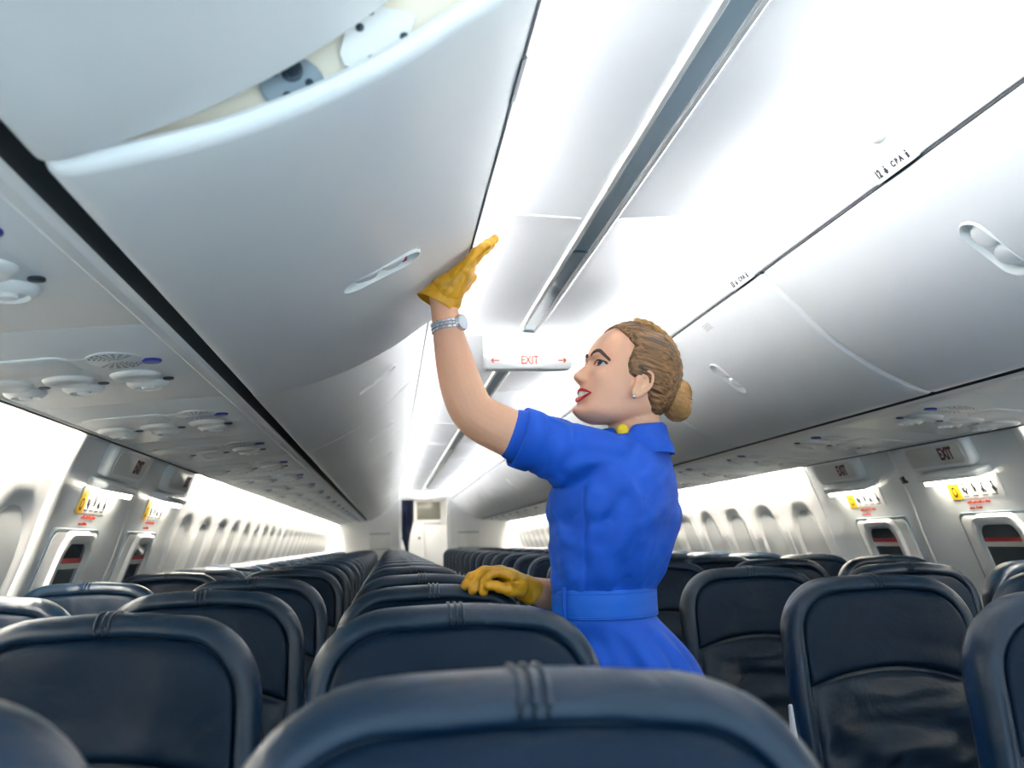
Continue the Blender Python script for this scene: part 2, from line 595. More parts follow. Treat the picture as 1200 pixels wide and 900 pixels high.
# galley unit across the doorway
gy = 18.0
gal = tag(empty('galley_unit', (0, gy, 0)), 'white galley wall of cupboards seen through the far doorway', 'galley')
box('carcass', -.75, .75, 0, .5, 0, CZ + .95, M['wallwhite'], gal, bev=.004)
for x0, x1, z0, z1, mm, nme in ((-.46, -.245, .0, 1.55, 'white', 'cupboard_door'), (-.235, .045, 0, 1.55, 'white', 'cupboard_door'), (.055, .46, 0, 1.50, 'white', 'cupboard_door'),
                               (-.46, -.09, 1.56, CZ + .72, 'white', 'upper_cupboard'), (-.08, .33, 1.52, 1.60, 'white', 'work_surface'), (-.08, .33, 1.92, CZ + .80, 'white', 'upper_cupboard')):
    d = box(nme, x0, x1, -.022, 0, z0 + .02, z1, M[mm], gal, bev=.004)
    if nme == 'cupboard_door' and x1 < .1:
        box('door_latch', x1 - .1 if x0 < -.3 else x1 - .1, x1 - .07, -.034, -.022, 1.27, 1.31, M['darkgrey'], d, bev=.003)
box('oven_panel', -.07, .32, -.03, 0, 1.61, 1.91, M['oven'], gal, bev=.004)
box('vent_grille', -.22, -.17, -.026, 0, 1.74, 1.84, M['darkgrey'], gal, bev=.003)
for x in (-.29, .11):
    d = tag(empty('galley_downlight', (x, gy - .5, CZ + .815)), ('left' if x < 0 else 'right') + ' warm round downlight over the far galley doorway', 'light')
    meshobj('lamp_lens', *disc_data(frame((0, 0, 0), (1, 0, 0), (0, -1, 0)), .055, .055, [(1, 0), (1, .012), (.8, .02)]), M['down'], d)
    meshobj('lamp_ring', *disc_data(frame((0, 0, .002), (1, 0, 0), (0, -1, 0)), .075, .075, [(1, -.01), (1, .004), (.95, .008)]), M['white'], d)
gl = tag(empty('galley_fill_lamp', (0, 17.2, CZ + .82)), 'added unseen lamp that brightens the far galley', 'light')  # added lamp hidden behind the lintel to brighten the galley
box('lamp_lens', -.30, .30, -.15, .15, -.012, -.006, M['galley'], gl)
box('lamp_tray', -.32, .32, -.17, .17, -.006, 0, M['white'], gl)
tag(box('ceiling_galley', -1.2, 1.2, YB + .1, 19.5, CZ + .82, CZ + .88, M['ceil']), kind='structure')
tag(box('wall_galley', -1.2, 1.2, 19.5, 19.55, 0, CZ + .9, M['wallwhite']), kind='structure')
for s in (-1, 1):
    tag(box('wall_galley_left' if s < 0 else 'wall_galley_right', min(s * 1.16, s * 1.2), max(s * 1.16, s * 1.2), YB + .06, 19.5, 0, CZ + .9, M['wallwhite']), kind='structure')
# curtain gathered at the left of the doorway
vs, fs = [], []
for j in range(25):
    t = j / 24
    z = CZ + .69 - 1.05 * t
    wdt = .16 * (1 - sm(.25, .9, t)) + .035 + .03 * sm(.8, 1, t)
    x0 = -.36 + .10 * sm(.45, 1.0, t)
    for i in range(21):
        u = i / 20
        vs.append((x0 + wdt * u, YB + .10 + .018 * math.sin(u * 22) + .02, z))
for j in range(24):
    for i in range(20):
        fs.append((j * 21 + i, j * 21 + i + 1, (j + 1) * 21 + i + 1, (j + 1) * 21 + i))
cu = meshobj('galley_curtain', vs, fs, M['curtain'], smooth=180)
so = cu.modifiers.new('s', 'SOLIDIFY'); so.thickness = .006
tag(cu, 'dark navy curtain gathered at the left of the far galley doorway', 'curtain')

# ================================================================== overhead bins
HX, HH = .88, .36                        # hinge line
front = crom([(.430, .686), (.437, .675), (.470, .641), (.513, .599), (.555, .555), (.601, .514), (.661, .468), (.735, .422), (.812, .385), (.850, .3685), (.870, .364), (.882, .368), (.889, .384), (.890, .41)], 4)
back = [(.892, .55), (.870, .685), (.80, .715), (.60, .712), (.46, .699), (.437, .692)]
bprof = [(p.x - HX, p.y - HH) for p in front] + [(x - HX, z - HH) for x, z in back]
BL = JP - .006

def bin_body_data():
    n = len(bprof)
    nrm = []
    for i in range(n):
        a, b = Vector(bprof[i - 1]), Vector(bprof[(i + 1) % n])
        t = (b - a).normalized()
        q = Vector((t.y, -t.x))
        if q.dot(Vector((-.2, .18)) - Vector(bprof[i])) < 0: q = -q
        nrm.append(q)
    secs = [(.022, .024), (.003, .021), (0, .016), (.0015, .009), (.005, .004), (.011, .001), (.018, 0)] + [(.018 + (BL - .036) * k / 16, 0) for k in range(1, 16)] + [(BL - .018, 0), (BL - .011, .001), (BL - .005, .004), (BL - .0015, .009), (BL, .016), (BL - .003, .021), (BL - .022, .024)]
    vs, fs = [], []
    for y, e in secs:
        for i, p in enumerate(bprof):
            vs.append((p[0] + nrm[i].x * e, y, p[1] + nrm[i].y * e))
    for k in range(len(secs) - 1):
        for i in range(n):
            j = (i + 1) % n
            fs.append((k * n + i, k * n + j, (k + 1) * n + j, (k + 1) * n + i))
    fs.append(tuple(range(n)))
    fs.append(tuple(range((len(secs) - 1) * n, len(secs) * n)))
    return vs, fs

def stadium(L, W, n=12):
    r, c = W / 2, L / 2 - W / 2
    return [(c + r * math.cos(a), r * math.sin(a)) for a in [(-PI / 2 + PI * i / n) for i in range(n + 1)]] + \
           [(-c + r * math.cos(a), r * math.sin(a)) for a in [(PI / 2 + PI * i / n) for i in range(n + 1)]]

LT = frame((.5868 - HX, BL / 2, .5262 - HH), (.787, 0, -.617), (0, -1, 0))      # latch frame, z points out of the door
def prism(outline, z0, z1, mtx):
    n = len(outline)
    vs = [mtx @ Vector((x, y, z0)) for x, y in outline] + [mtx @ Vector((x, y, z1)) for x, y in outline]
    fs = [(i, (i + 1) % n, n + (i + 1) % n, n + i) for i in range(n)] + [tuple(range(n)), tuple(range(n, 2 * n))]
    return vs, fs

body = meshobj('bin_shell', *bin_body_data(), None, smooth=40)
cut = meshobj('cut', *prism(stadium(.152, .068), -.022, .04, LT), None, smooth=0)
bo = body.modifiers.new('b', 'BOOLEAN'); bo.object = cut; bo.operation = 'DIFFERENCE'; bo.solver = 'EXACT'
dg = bpy.context.evaluated_depsgraph_get()
bme = bpy.data.meshes.new_from_object(body.evaluated_get(dg), depsgraph=dg)
bpy.data.objects.remove(body, do_unlink=True); bpy.data.objects.remove(cut, do_unlink=True)
bme.name = 'bin_shell'

def rim_data():
    o = stadium(.156, .072); i_ = stadium(.149, .065)
    n = len(o)
    vs = [LT @ Vector((x, y, .0012 - .55 * x * x - .0025)) for x, y in o] + [LT @ Vector((x, y, .0028 - .55 * x * x)) for x, y in i_] + [LT @ Vector((x, y, -.02)) for x, y in i_]
    fs = []
    for k in range(2):
        for a in range(n):
            b = (a + 1) % n
            fs.append((k * n + a, k * n + b, (k + 1) * n + b, (k + 1) * n + a))
    return vs, fs

def paddle(sx):
    mt = LT @ Matrix.Translation((sx * .030, 0, -.011)) @ Matrix.Rotation(sx * .16, 4, 'Y')
    return disc_data(mt, .0275, .0285, [(1, -.008), (1, 0), (.93, .004), (.75, .0075), (.45, .0095), (.15, .010)], 24)

def bridge():
    return prism([(-.040, -.0325), (.040, -.0325), (.040, .0325), (-.040, .0325)], -.021, -.0125, LT)

def make_bin(s):
    root = empty('overhead_bin', (0, 0, 0))
    me = bme.copy()
    if s < 0:
        me.transform(Matrix.Diagonal((-1, 1, 1, 1))); me.flip_normals()
    linkmesh('bin_shell', me, M['bin'], root, smooth=40)
    f = (lambda d: d) if s > 0 else mirror
    la = meshobj('latch', *f(rim_data()), M['white'], root, smooth=40)
    meshobj('latch_bridge', *f(bridge()), M['liner'], la, smooth=30)
    for q in (-1, 1):
        meshobj('paddle', *f(paddle(q)), M['white'], la, smooth=60)
    return root

words_n = ['first', 'second', 'third', 'fourth', 'fifth', 'sixth', 'seventh', 'eighth', 'ninth', 'tenth', 'eleventh', 'twelfth', 'thirteenth', 'fourteenth', 'fifteenth', 'sixteenth', 'seventeenth', 'eighteenth', 'nineteenth', 'twentieth', 'twenty-first', 'twenty-second', 'twenty-third', 'twenty-fourth', 'twenty-fifth']
BINS = {}
for s in (-1, 1):
    proto = None
    for k in range(-1, NJ):
        o = proto if proto and k == -1 else (copy_tree(proto) if proto else make_bin(s))
        if proto is None: proto = o
        o.location = (s * HX, J0 + JP * k + .003, CZ + HH)
        side = 'left' if s < 0 else 'right'
        BINS[(s, k)] = o
        if s < 0 and k == -1: l = 'pale closed overhead bin filling the top left corner of the view'
        elif s < 0 and k == 0: l = 'open overhead bin hanging low under the raised yellow glove'
        elif s > 0 and k == -1: l = 'white overhead bin nearest the camera on the right side'
        elif s > 0 and k == 0: l = 'white overhead bin with large latch below the row 12 plaque'
        elif k == NJ - 1: l = 'last white overhead bin before the far partition on the %s side' % side
        else: l = '%s closed bin beyond the %s' % (words_n[k - 1], 'open left bin' if s < 0 else 'right bin with the large latch')
        tag(o, l, 'overhead bin', 'overhead bins along the %s side' % side)
BINS[(-1, -1)].rotation_euler = (0, math.radians(2.2), 0)
ob = BINS[(-1, 0)]
ob.rotation_euler = (0, math.radians(10.3), 0)
# what only the open bin shows: bare end panel, hinge plates, rubber lip seal, red flag in the latch
def on_end(p, y=-.0015):
    return (-(p[0] - HX), y, p[1] - HH)
cenp = (.66, .56)
endp = [(cenp[0] + (p.x - cenp[0]) * .955, cenp[1] + (p.y - cenp[1]) * .955) for p in front] + [(cenp[0] + (x - cenp[0]) * .955, cenp[1] + (z - cenp[1]) * .955) for x, z in back]
n = len(endp)
ep = meshobj('end_panel', [on_end(p, .019) for p in endp] + [on_end(p, .021) for p in endp],
        [(i, (i + 1) % n, n + (i + 1) % n, n + i) for i in range(n)] + [tuple(range(n)), tuple(range(n, 2 * n))], M['cream'], ob, smooth=30)
ef = lambda x, z, y=.017: frame((-(x - HX), y, z - HH), (1, 0, 0), (0, 0, 1))
E_HINGE = (.670, .504)
hp = meshobj('hinge_plate', *disc_data(ef(*E_HINGE), .033, .030, [(1, 0), (1, .003), (.94, .0045)], 28), M['plate'], ep)
for dx, dz in ((-.017, .004), (.019, .007), (.002, -.014)):
    meshobj('bolt', *disc_data(ef(E_HINGE[0] + dx, E_HINGE[1] + dz, +.013), .0042, .0042, [(1, 0), (1, .0015), (.6, .0025)], 12), M['darkgrey'], hp)
meshobj('pivot_pin', *disc_data(ef(E_HINGE[0] + .002, E_HINGE[1] + .012, +.013), .011, .011, [(1, 0), (1, .006), (.85, .007), (.8, .012), (.55, .012), (.5, .016)], 20), M['darkgrey'], hp)
br = meshobj('hinge_bracket', *prism([(-.030, -.022), (.008, -.018), (.028, .006), (.032, .05), (-.022, .05), (-.036, .02), (-.037, -.01)], 0, .004, ef(.592, .556)), M['white'], ep, smooth=0)
for dx, dz in ((-.024, .022), (.022, .022), (-.016, -.010), (.004, -.010), (.015, .042)):
    meshobj('bolt', *disc_data(ef(.592 + dx, .556 + dz, +.0125), .0045, .0045, [(1, 0), (1, .0015), (.6, .0025)], 12), M['darkgrey'], br)
# lip seal
ang = Vector((front[2].x - front[0].x, front[2].y - front[0].y))
sv, sf = [], []
def lip_pt(t, off):
    i = 3
    a, b = Vector((front[i].x, front[i].y)), Vector((front[i + 3].x, front[i + 3].y))
    d = (b - a).normalized()
    nn = Vector((d.y, -d.x))
    if nn.x > 0: nn = -nn
    p = a + d * t + nn * off
    return p
for y in (.035, BL - .004):
    for t, off in ((-.003, -.002), (-.003, .0015), (.002, .0015), (.002, -.002)):
        p = lip_pt(t, off)
        sv.append((-(p.x - HX), y, p.y - HH))
sf = [(0, 1, 5, 4), (1, 2, 6, 5), (2, 3, 7, 6), (3, 0, 4, 7), (0, 1, 2, 3), (4, 5, 6, 7)]
sl = meshobj('lip_seal', sv, sf, M['black'], ob, smooth=0)
sv = []
for y in (.20, .33):
    for t, off in ((-.005, -.002), (-.005, .003), (.004, .003), (.004, -.002)):
        p = lip_pt(t, off)
        sv.append((-(p.x - HX), y, p.y - HH))
meshobj('striker', sv, sf, M['darkgrey'], sl, smooth=0)
# seal turning the corner at the forward end
pts = []
for k in range(7):
    a = k / 6 * PI / 2
    yy, tt = .035 - .030 * math.sin(a), .024 * (1 - math.cos(a)) - .0005
    p = lip_pt(-.0 - tt, .0005)
    pts.append((-(p.x - HX), yy, p.y - HH))
tube('seal_corner', pts, [.0026] * 7, M['black'], sl, nseg=8)
mt = LT @ Matrix.Translation((-.046, 0, -.007))
rd = prism([(-.006, -.024), (.003, -.024), (.003, .024), (-.006, .024)], 0, .002, mt)
meshobj('red_flag', *mirror(rd), M['red'], [c for c in ob.children if c.name.startswith('latch')][0], smooth=0)

# ================================================================== exit bay fittings
def rrect(hw, hh, r, n=6, skew=0.0):
    pts = []
    for cx, cy, a0 in ((hw - r, hh - r, 0), (-hw + r, hh - r, 90), (-hw + r, -hh + r, 180), (hw - r, -hh + r, 270)):
        for i in range(n + 1):
            a = math.radians(a0 + 90 * i / n)
            x, y = cx + r * math.cos(a), cy + r * math.sin(a)
            pts.append((x + skew * y, y))
    return pts

I4 = Matrix.Identity(4)
def slab(outline, levels):
    """levels = [(scale or inset outline, z)...] simple stacked outlines"""
    n = len(outline[0])
    vs, fs = [], []
    for o, z in zip(outline, levels):
        vs += [(x, y, z) for x, y in o]
    for k in range(len(outline) - 1):
        for i in range(n):
            j = (i + 1) % n
            fs.append((k * n + i, k * n + j, (k + 1) * n + j, (k + 1) * n + i))
    fs.append(tuple(range(n)))
    fs.append(tuple(range((len(outline) - 1) * n, len(outline) * n)))
    return vs, fs

def ringband(o, i_, z0, z1, z2):
    """raised frame between outline o and inner outline i_"""
    n = len(o)
    mid = [((a[0] * .8 + b[0] * .2), (a[1] * .8 + b[1] * .2)) for a, b in zip(o, i_)]
    mid2 = [((a[0] * .25 + b[0] * .75), (a[1] * .25 + b[1] * .75)) for a, b in zip(o, i_)]
    vs = [(x, y, z0) for x, y in o] + [(x, y, z1) for x, y in mid] + [(x, y, z1) for x, y in mid2] + [(x, y, z2) for x, y in i_]
    fs = []
    for k in range(3):
        for a in range(n):
            b = (a + 1) % n
            fs.append((k * n + a, k * n + b, (k + 1) * n + b, (k + 1) * n + a))
    return vs, fs

SX = {1: 'right', -1: 'left'}
protoE = {}
for s in (-1, 1):
    for e, yc in ((0, 3.44), (1, 4.28)):
        which = '%s %s exit' % (('nearer', 'farther')[e], SX[s])
        F1 = wall_frame(s, yc + .03, .284)
        F2 = wall_frame(s, yc - .01, .210)
        F3 = wall_frame(s, yc - .07, .1525)
        F4 = wall_frame(s, yc - .14, -.052)
        if not protoE:
            # lit-sign box with dark red EXIT
            a = empty('exit_sign', (0, 0, 0))
            meshobj('sign_housing', *slab([rrect(.215, .056, .03), rrect(.215, .056, .03), rrect(.205, .047, .026), rrect(.20, .043, .024)], [-.02, .022, .032, .033]), M['psu'], a, smooth=50)
            meshobj('sign_face', *slab([rrect(.185, .038, .022), rrect(.185, .038, .022), rrect(.181, .034, .02)], [.02, .0345, .0365]), M['greypanel'], a, smooth=50)
            text('exit_lettering', 'EXIT', .062, Matrix.Translation((.085, 0, .037)), M['exitred'], a, width=.70, bold=.0022)
            # lamp shelf with glowing lens
            b = empty('exit_lamp', (0, 0, 0))
            meshobj('lamp_shelf', *slab([rrect(.215, .016, .012), rrect(.20, .014, .012), rrect(.19, .010, .009)], [-.03, .045, .055]), M['psu'], b, smooth=50)
            bm = bmesh.new(); bm_box(bm, -.175, .175, -.030, -.010, .002, .046, .006)
            bmobj('lamp_lens', bm, M['lens'], b)
            # instruction placard
            c = empty('instruction_placard', (0, 0, 0))
            meshobj('placard_plate', *slab([rrect(.165, .040, .006), rrect(.165, .040, .006)], [-.004, .003]), M['white'], c, smooth=0)
            y_ = meshobj('yellow_tab', *slab([rrect(.035, .041, .008), rrect(.035, .041, .008)], [0, .0042]), M['yellow'], c, loc=(-.128, 0, 0), smooth=0)
            for k, (dz, rr_) in enumerate(((.022, .012), (-.012, .020))):
                vs, fs = [], []
                N = 20
                for R__ in (rr_, rr_ * .62):
                    for i in range(N):
                        vs.append((R__ * .8 * math.cos(2 * PI * i / N), dz + R__ * math.sin(2 * PI * i / N), .0047))
                fs = [(i, (i + 1) % N, N + (i + 1) % N, N + i) for i in range(N)]
                meshobj('tab_mark', vs, fs, M['inkblack'] if k else M['redtext'], y_, smooth=0)
            rnd = random.Random(3)
            for k in range(4):
                bm = bmesh.new()
                x = -.062 + .058 * k
                # little figure: head, body, leaning limbs, hatch outline
                bm_box(bm, x - .004, x + .004, .010, .019, .003, .0046)
                for q in range(4):
                    ang = rnd.uniform(-.9, .9)
                    L = rnd.uniform(.016, .028)
                    mt = Matrix.Translation((x + rnd.uniform(-.012, .012), rnd.uniform(-.018, .004), 0)) @ Matrix.Rotation(ang, 4, 'Z')
                    bm_box(bm, -.0028, .0028, -L / 2, L / 2, .003, .0046, mtx=mt)
                for z in (.028, -.030):
                    bm_box(bm, x - .02, x + .014, z - .0012, z + .0012, .003, .0044)
                bmobj('pictogram', bm, M['inkblack'], c, smooth=0)
            bm = bmesh.new()
            for row, ws in ((-.052, (.028, .022, .026, .012, .024)), (-.073, (.034, .010, .022))):
                x = -.075
                for w_ in ws:
                    q = x
                    while q < x + w_ - .003:
                        hgt = rnd.choice((.0048, .0062, .0048, .0075))
                        bm_box(bm, q, q + .0034, row - .0045, row - .0045 + hgt * 1.2, .002, .0058)
                        q += .0052
                    x += w_ + .006
            tg = bmobj('red_lettering', bm, M['redtext'], c, smooth=0)
            # hatch: dark shadow joint, liner door, window frame, pane
            d = empty('exit_hatch', (0, 0, 0))
            def hat(hw, top, bot, r, skew):
                p = []
                for cx, a0 in ((hw - r, 0), (-hw + r, 90)):
                    for i in range(7):
                        a = math.radians(a0 + 90 * i / 6)
                        p.append((cx + r * math.cos(a), top - r + r * math.sin(a)))
                p += [(-hw, bot), (hw, bot)]
                return p
            meshobj('hatch_joint', *ringband(hat(.236, .128, -.62, .03, 0), hat(.222, .116, -.61, .028, 0), -.01, .004, .003), M['plate'], d, smooth=40)
            meshobj('hatch_liner', *slab([hat(.224, .117, -.62, .03, 0), hat(.222, .115, -.62, .03, 0), hat(.21, .104, -.62, .03, 0)], [-.03, .006, .012]), M['liner'], d, smooth=40)
            w1, w2 = rrect(.158, .185, .07), rrect(.112, .145, .05)
            w1 = [(x, y - .062) for x, y in w1]; w2 = [(x, y - .062) for x, y in w2]
            meshobj('window_frame', *ringband(w1, w2, .008, .026, .0145), M['white'], d, smooth=60)
            pn = meshobj('pane', *slab([[(x * 1.04, (y + .062) * 1.04 - .062) for x, y in w2], [(x * 1.04, (y + .062) * 1.04 - .062) for x, y in w2]], [.010, .0150]), M['glass'], d, smooth=0)
            bm = bmesh.new(); bm_box(bm, -.112, .112, 0.022, .038, .0150, .0158); bmobj('red_stripe', bm, M['red'], pn, smooth=0)
            bm = bmesh.new(); bm_box(bm, -.112, .112, 0.004, .022, .0150, .0157); bmobj('white_stripe', bm, M['greypanel'], pn, smooth=0)
            meshobj('grip', *slab([[(-.07, -.215), (.07, -.215), (.055, -.085), (-.055, -.085)], [(-.07, -.215), (.07, -.215), (.055, -.085), (-.055, -.085)], [(-.055, -.205), (.055, -.205), (.042, -.095), (-.042, -.095)]], [.012, .022, .026]), M['white'], d, smooth=30)
            protoE = dict(a=a, b=b, c=c, d=d)
            q = protoE
        else:
            q = {k: copy_tree(v) for k, v in protoE.items()}
        q['a'].matrix_world = F1; q['b'].matrix_world = F2; q['c'].matrix_world = F3; q['d'].matrix_world = F4
        tag(q['a'], 'grey EXIT sign box on the wall above the lamp of the %s' % which, 'exit sign', 'exit signs over the wall exits')
        tag(q['b'], 'glowing lamp under the EXIT box of the %s' % which, 'lamp', 'lamps over the wall exits')
        tag(q['c'], 'white instruction placard with yellow tab above the %s hatch' % which, 'placard', 'placards above the hatches')
        tag(q['d'], 'white exit hatch with dark window at the %s' % which, 'exit hatch', 'exit hatches in the side walls')

# small black mark plates on the exit bay posts
for s, y, h in ((1, 3.82, .205), (-1, 3.76, .19)):
    o = empty('mark_plate', (0, 0, 0))
    o.matrix_world = wall_frame(s, y, h)
    bm = bmesh.new()
    for x in (-.018, -.006, .006):
        bm_box(bm, x - .003, x + .004, -.014, .014, -.002, .004, mtx=Matrix.Rotation(.15, 4, 'Z'))
    bm_box(bm, .012, .022, -.014, -.004, -.002, .004)
    bmobj('plate_print', bm, M['inkblack'], o, smooth=0)
    tag(o, 'small black lettered mark on the post between the %s exits' % SX[s], 'mark')

# ================================================================== passenger service units
def psu_z(x):
    T = [(.936, .353), (1.05, .346), (1.20, .334), (1.352, .3205)]
    for (a, za), (b, zb) in zip(T, T[1:]):
        if x <= b: return za + (zb - za) * (x - a) / (b - a)
    return T[-1][1]

def unit_frame(s, x, y):
    return frame((s * x, y, CZ + psu_z(x)), (0, -s, 0), (s, 0, -.085))     # z points down into the cabin

def make_unit(s):
    """local coordinates: x across the unit, y aft, from the grille; built for side s about (1.15, 0)"""
    root = empty('passenger_service_unit', (0, 0, 0))
    def P(x, y):
        m = Matrix.Translation((-s * 1.15, 0, -CZ - .338)) @ frame((s * x, y, CZ + psu_z(x)), (0, 1, 0), (-1, 0, .085 * s) )
        if m.col[2].z > 0: m = m @ Matrix.Rotation(PI, 4, 'X')
        return m
    # flat mask door with a fine outline
    meshobj('mask_door', *slab([rrect(.075, .10, .03), rrect(.075, .10, .03), rrect(.071, .096, .028)], [-.004, .003, .005]), M['psu'], root, smooth=40).matrix_local = P(1.225, .03)
    # speaker grille: concentric slots
    g = meshobj('speaker_plate', *disc_data(P(1.05, .02), .075, .050, [(1, -.004), (1, .002), (.96, .003)], 32), M['psu'], root)
    for r in (.2, .36, .52, .68, .84):
        vs, fs = [], []
        N = 40
        mt = P(1.05, .02)
        for rr_ in (r, r + .075):
            for i in range(N):
                a = 2 * PI * i / N
                vs.append(mt @ Vector((.075 * rr_ * math.cos(a), .050 * rr_ * math.sin(a), .0034)))
        for i in range(N):
            if abs(math.sin(2 * PI * (i + .5) / N)) < .88 and i % 2 == 0:
                fs.append((i, (i + 1) % N, N + (i + 1) % N, N + i))
        meshobj('speaker_slots', vs, fs, M['darkgrey'], g, smooth=0)
    meshobj('call_button', *disc_data(P(.990, .04), .021, .018, [(1, -.003), (1, .003), (.9, .005), (.3, .0055)], 20), M['blue'], root)
    for x in (1.052, 1.18, 1.295):
        l = meshobj('reading_light', *disc_data(P(x, .18), .052, .047, [(1.05, -.003), (1, .004), (.9, .009), (.62, .012), (.55, .009), (.3, .007)], 28), M['white'], root, smooth=60)
        n_ = meshobj('air_nozzle', *disc_data(P(x, .285), .046, .040, [(1.08, -.003), (1.0, .006), (.85, .011), (.7, .014), (.6, .009), (.35, .008), (.3, .015), (.1, .016)], 28), M['white'], root, smooth=40)
        meshobj('light_button', *disc_data(P(x - .05, .245), .014, .011, [(1, -.002), (1, .003), (.8, .004)], 16), M['darkgrey'], root)
    meshobj('unit_plate', *slab([rrect(.155, .18, .03), rrect(.155, .18, .03), rrect(.152, .177, .028)], [-.006, .0012, .002]), M['psu'], root, smooth=40).matrix_local = P(1.172, .145)
    return root

UNITS = 0
for s in (-1, 1):
    pu = None
    k0 = 0
    for k in range(-1, 18):
        y = 1.91 + .805 * k
        if y > YB - .5: break
        if pu is None:
            pu = o = make_unit(s)
        else:
            o = copy_tree(pu)
        o.location = (s * 1.15, y, CZ + .338)
        tag(o, '%s ceiling panel of reading lights and air nozzles, %s from the front' % (SX[s], words_n[k + 1]), 'service panel', 'reading light panels on the %s side' % SX[s])

# ================================================================== hanging EXIT sign
es = tag(empty('hanging_exit_sign', (0, 4.0, CZ + .833)), 'white hanging EXIT sign with two arrows under the ceiling rail', 'exit sign')
meshobj('sign_body', *slab([rrect(.170, .078, .012), rrect(.174, .082, .014), rrect(.174, .082, .014), rrect(.170, .078, .012)], [-.03, -.026, .026, .03]), M['white'], es, smooth=50).matrix_local = frame((0, 0, -.078), (1, 0, 0), (0, 0, 1))
SF = frame((0, -.0302, -.125), (1, 0, 0), (0, 0, 1))
text('exit_lettering', 'EXIT', .046, SF @ Matrix.Translation((.004, 0, 0)), M['orange'], es, width=.76, bold=.0012)
for q in (-1, 1):
    bm = bmesh.new()
    bm_box(bm, -.016, .016, -.0024, .0024, 0, .001)
    for a in (-1, 1):
        bm_box(bm, -.013, .0, -.0024, .0024, 0, .001, mtx=Matrix.Translation((.016 * q, 0, 0)) @ Matrix.Rotation(a * .75 if q > 0 else PI - a * .75, 4, 'Z'))
    bmesh.ops.transform(bm, matrix=SF @ Matrix.Translation((q * .133, 0, 0)), verts=bm.verts)
    bmobj('arrow', bm, M['orange'], es, smooth=0)
box('sign_hanger', -.05, .05, -.012, .012, -.004, .012, M['white'], es)

# ================================================================== row plaques on the closing strips
def plaque(s, y, num, lab):
    o = empty('row_number_plaque', (0, 0, 0))
    # strip face: from (.411,.711) to (.4225,.6945); faces down and inboard
    mt = frame((s * .4145, y, CZ + .702), (0, -s, 0), (-s * .0115, 0, .0165))
    o.matrix_world = mt
    meshobj('plaque_plate', *slab([rrect(.078, .0165, .004), rrect(.078, .0165, .004), rrect(.076, .0145, .004)], [-.004, .005, .0065]), M['white'], o, smooth=40)
    I = Matrix.Translation((0, 0, .0066))
    text('row_number', num, .024, Matrix.Translation((-.052, 0, .0069)), M['inkblack'], o, ext=.0004, width=.8, bold=.0009)
    text('seat_letters', 'C B A', .017, Matrix.Translation((.022, 0, .0069)), M['inkblack'], o, ext=.0004, bold=.0006)
    for x in (-.024, .060):
        bm = bmesh.new()
        bm_box(bm, x - .004, x + .004, -.008, .004, .0062, .0068)
        bm_box(bm, x - .0022, x + .0022, .005, .0095, .0062, .0068)
        if x < 0: bm_box(bm, x - .007, x + .007, -.004, -.001, .0062, .0068)
        bmobj('seat_symbol', bm, M['inkblack'], o, smooth=0)
    tag(o, lab, 'plaque', 'row number plaques')
plaque(1, 1.785, '12', 'white row 12 plaque on the strip above the right bin')
plaque(1, 2.66, '13', 'smaller white row plaque just past the first bin joint on the right')
# round cap on the valance
o = empty('valance_button', (.389, 1.79, CZ + .768))
meshobj('cap_disc', *disc_data(frame((0, 0, 0), (0, -1, 0), (-.03, 0, 1)), .030, .022, [(1, -.006), (1, .004), (.92, .0075), (.6, .009), (.2, .0092)], 28), M['white'], o, smooth=50)
tag(o, 'round white cap on the valance above the row 12 plaque', 'cap')
# printed notice on the right bin beyond
b2 = BINS[(1, 1)]
bm = bmesh.new()
tf = frame((.452 - HX, .55, .6585 - HH), (0, -1, 0), (-.72, 0, .69))
for r in range(4):
    x = -.035
    while x < .03:
        w_ = random.uniform(.004, .012)
        bm_box(bm, x, x + w_, .008 - r * .007, .0115 - r * .007, 0, .0010, mtx=tf)
        x += w_ + .003
bmobj('printed_notice', bm, M['greypanel'], b2, smooth=0)

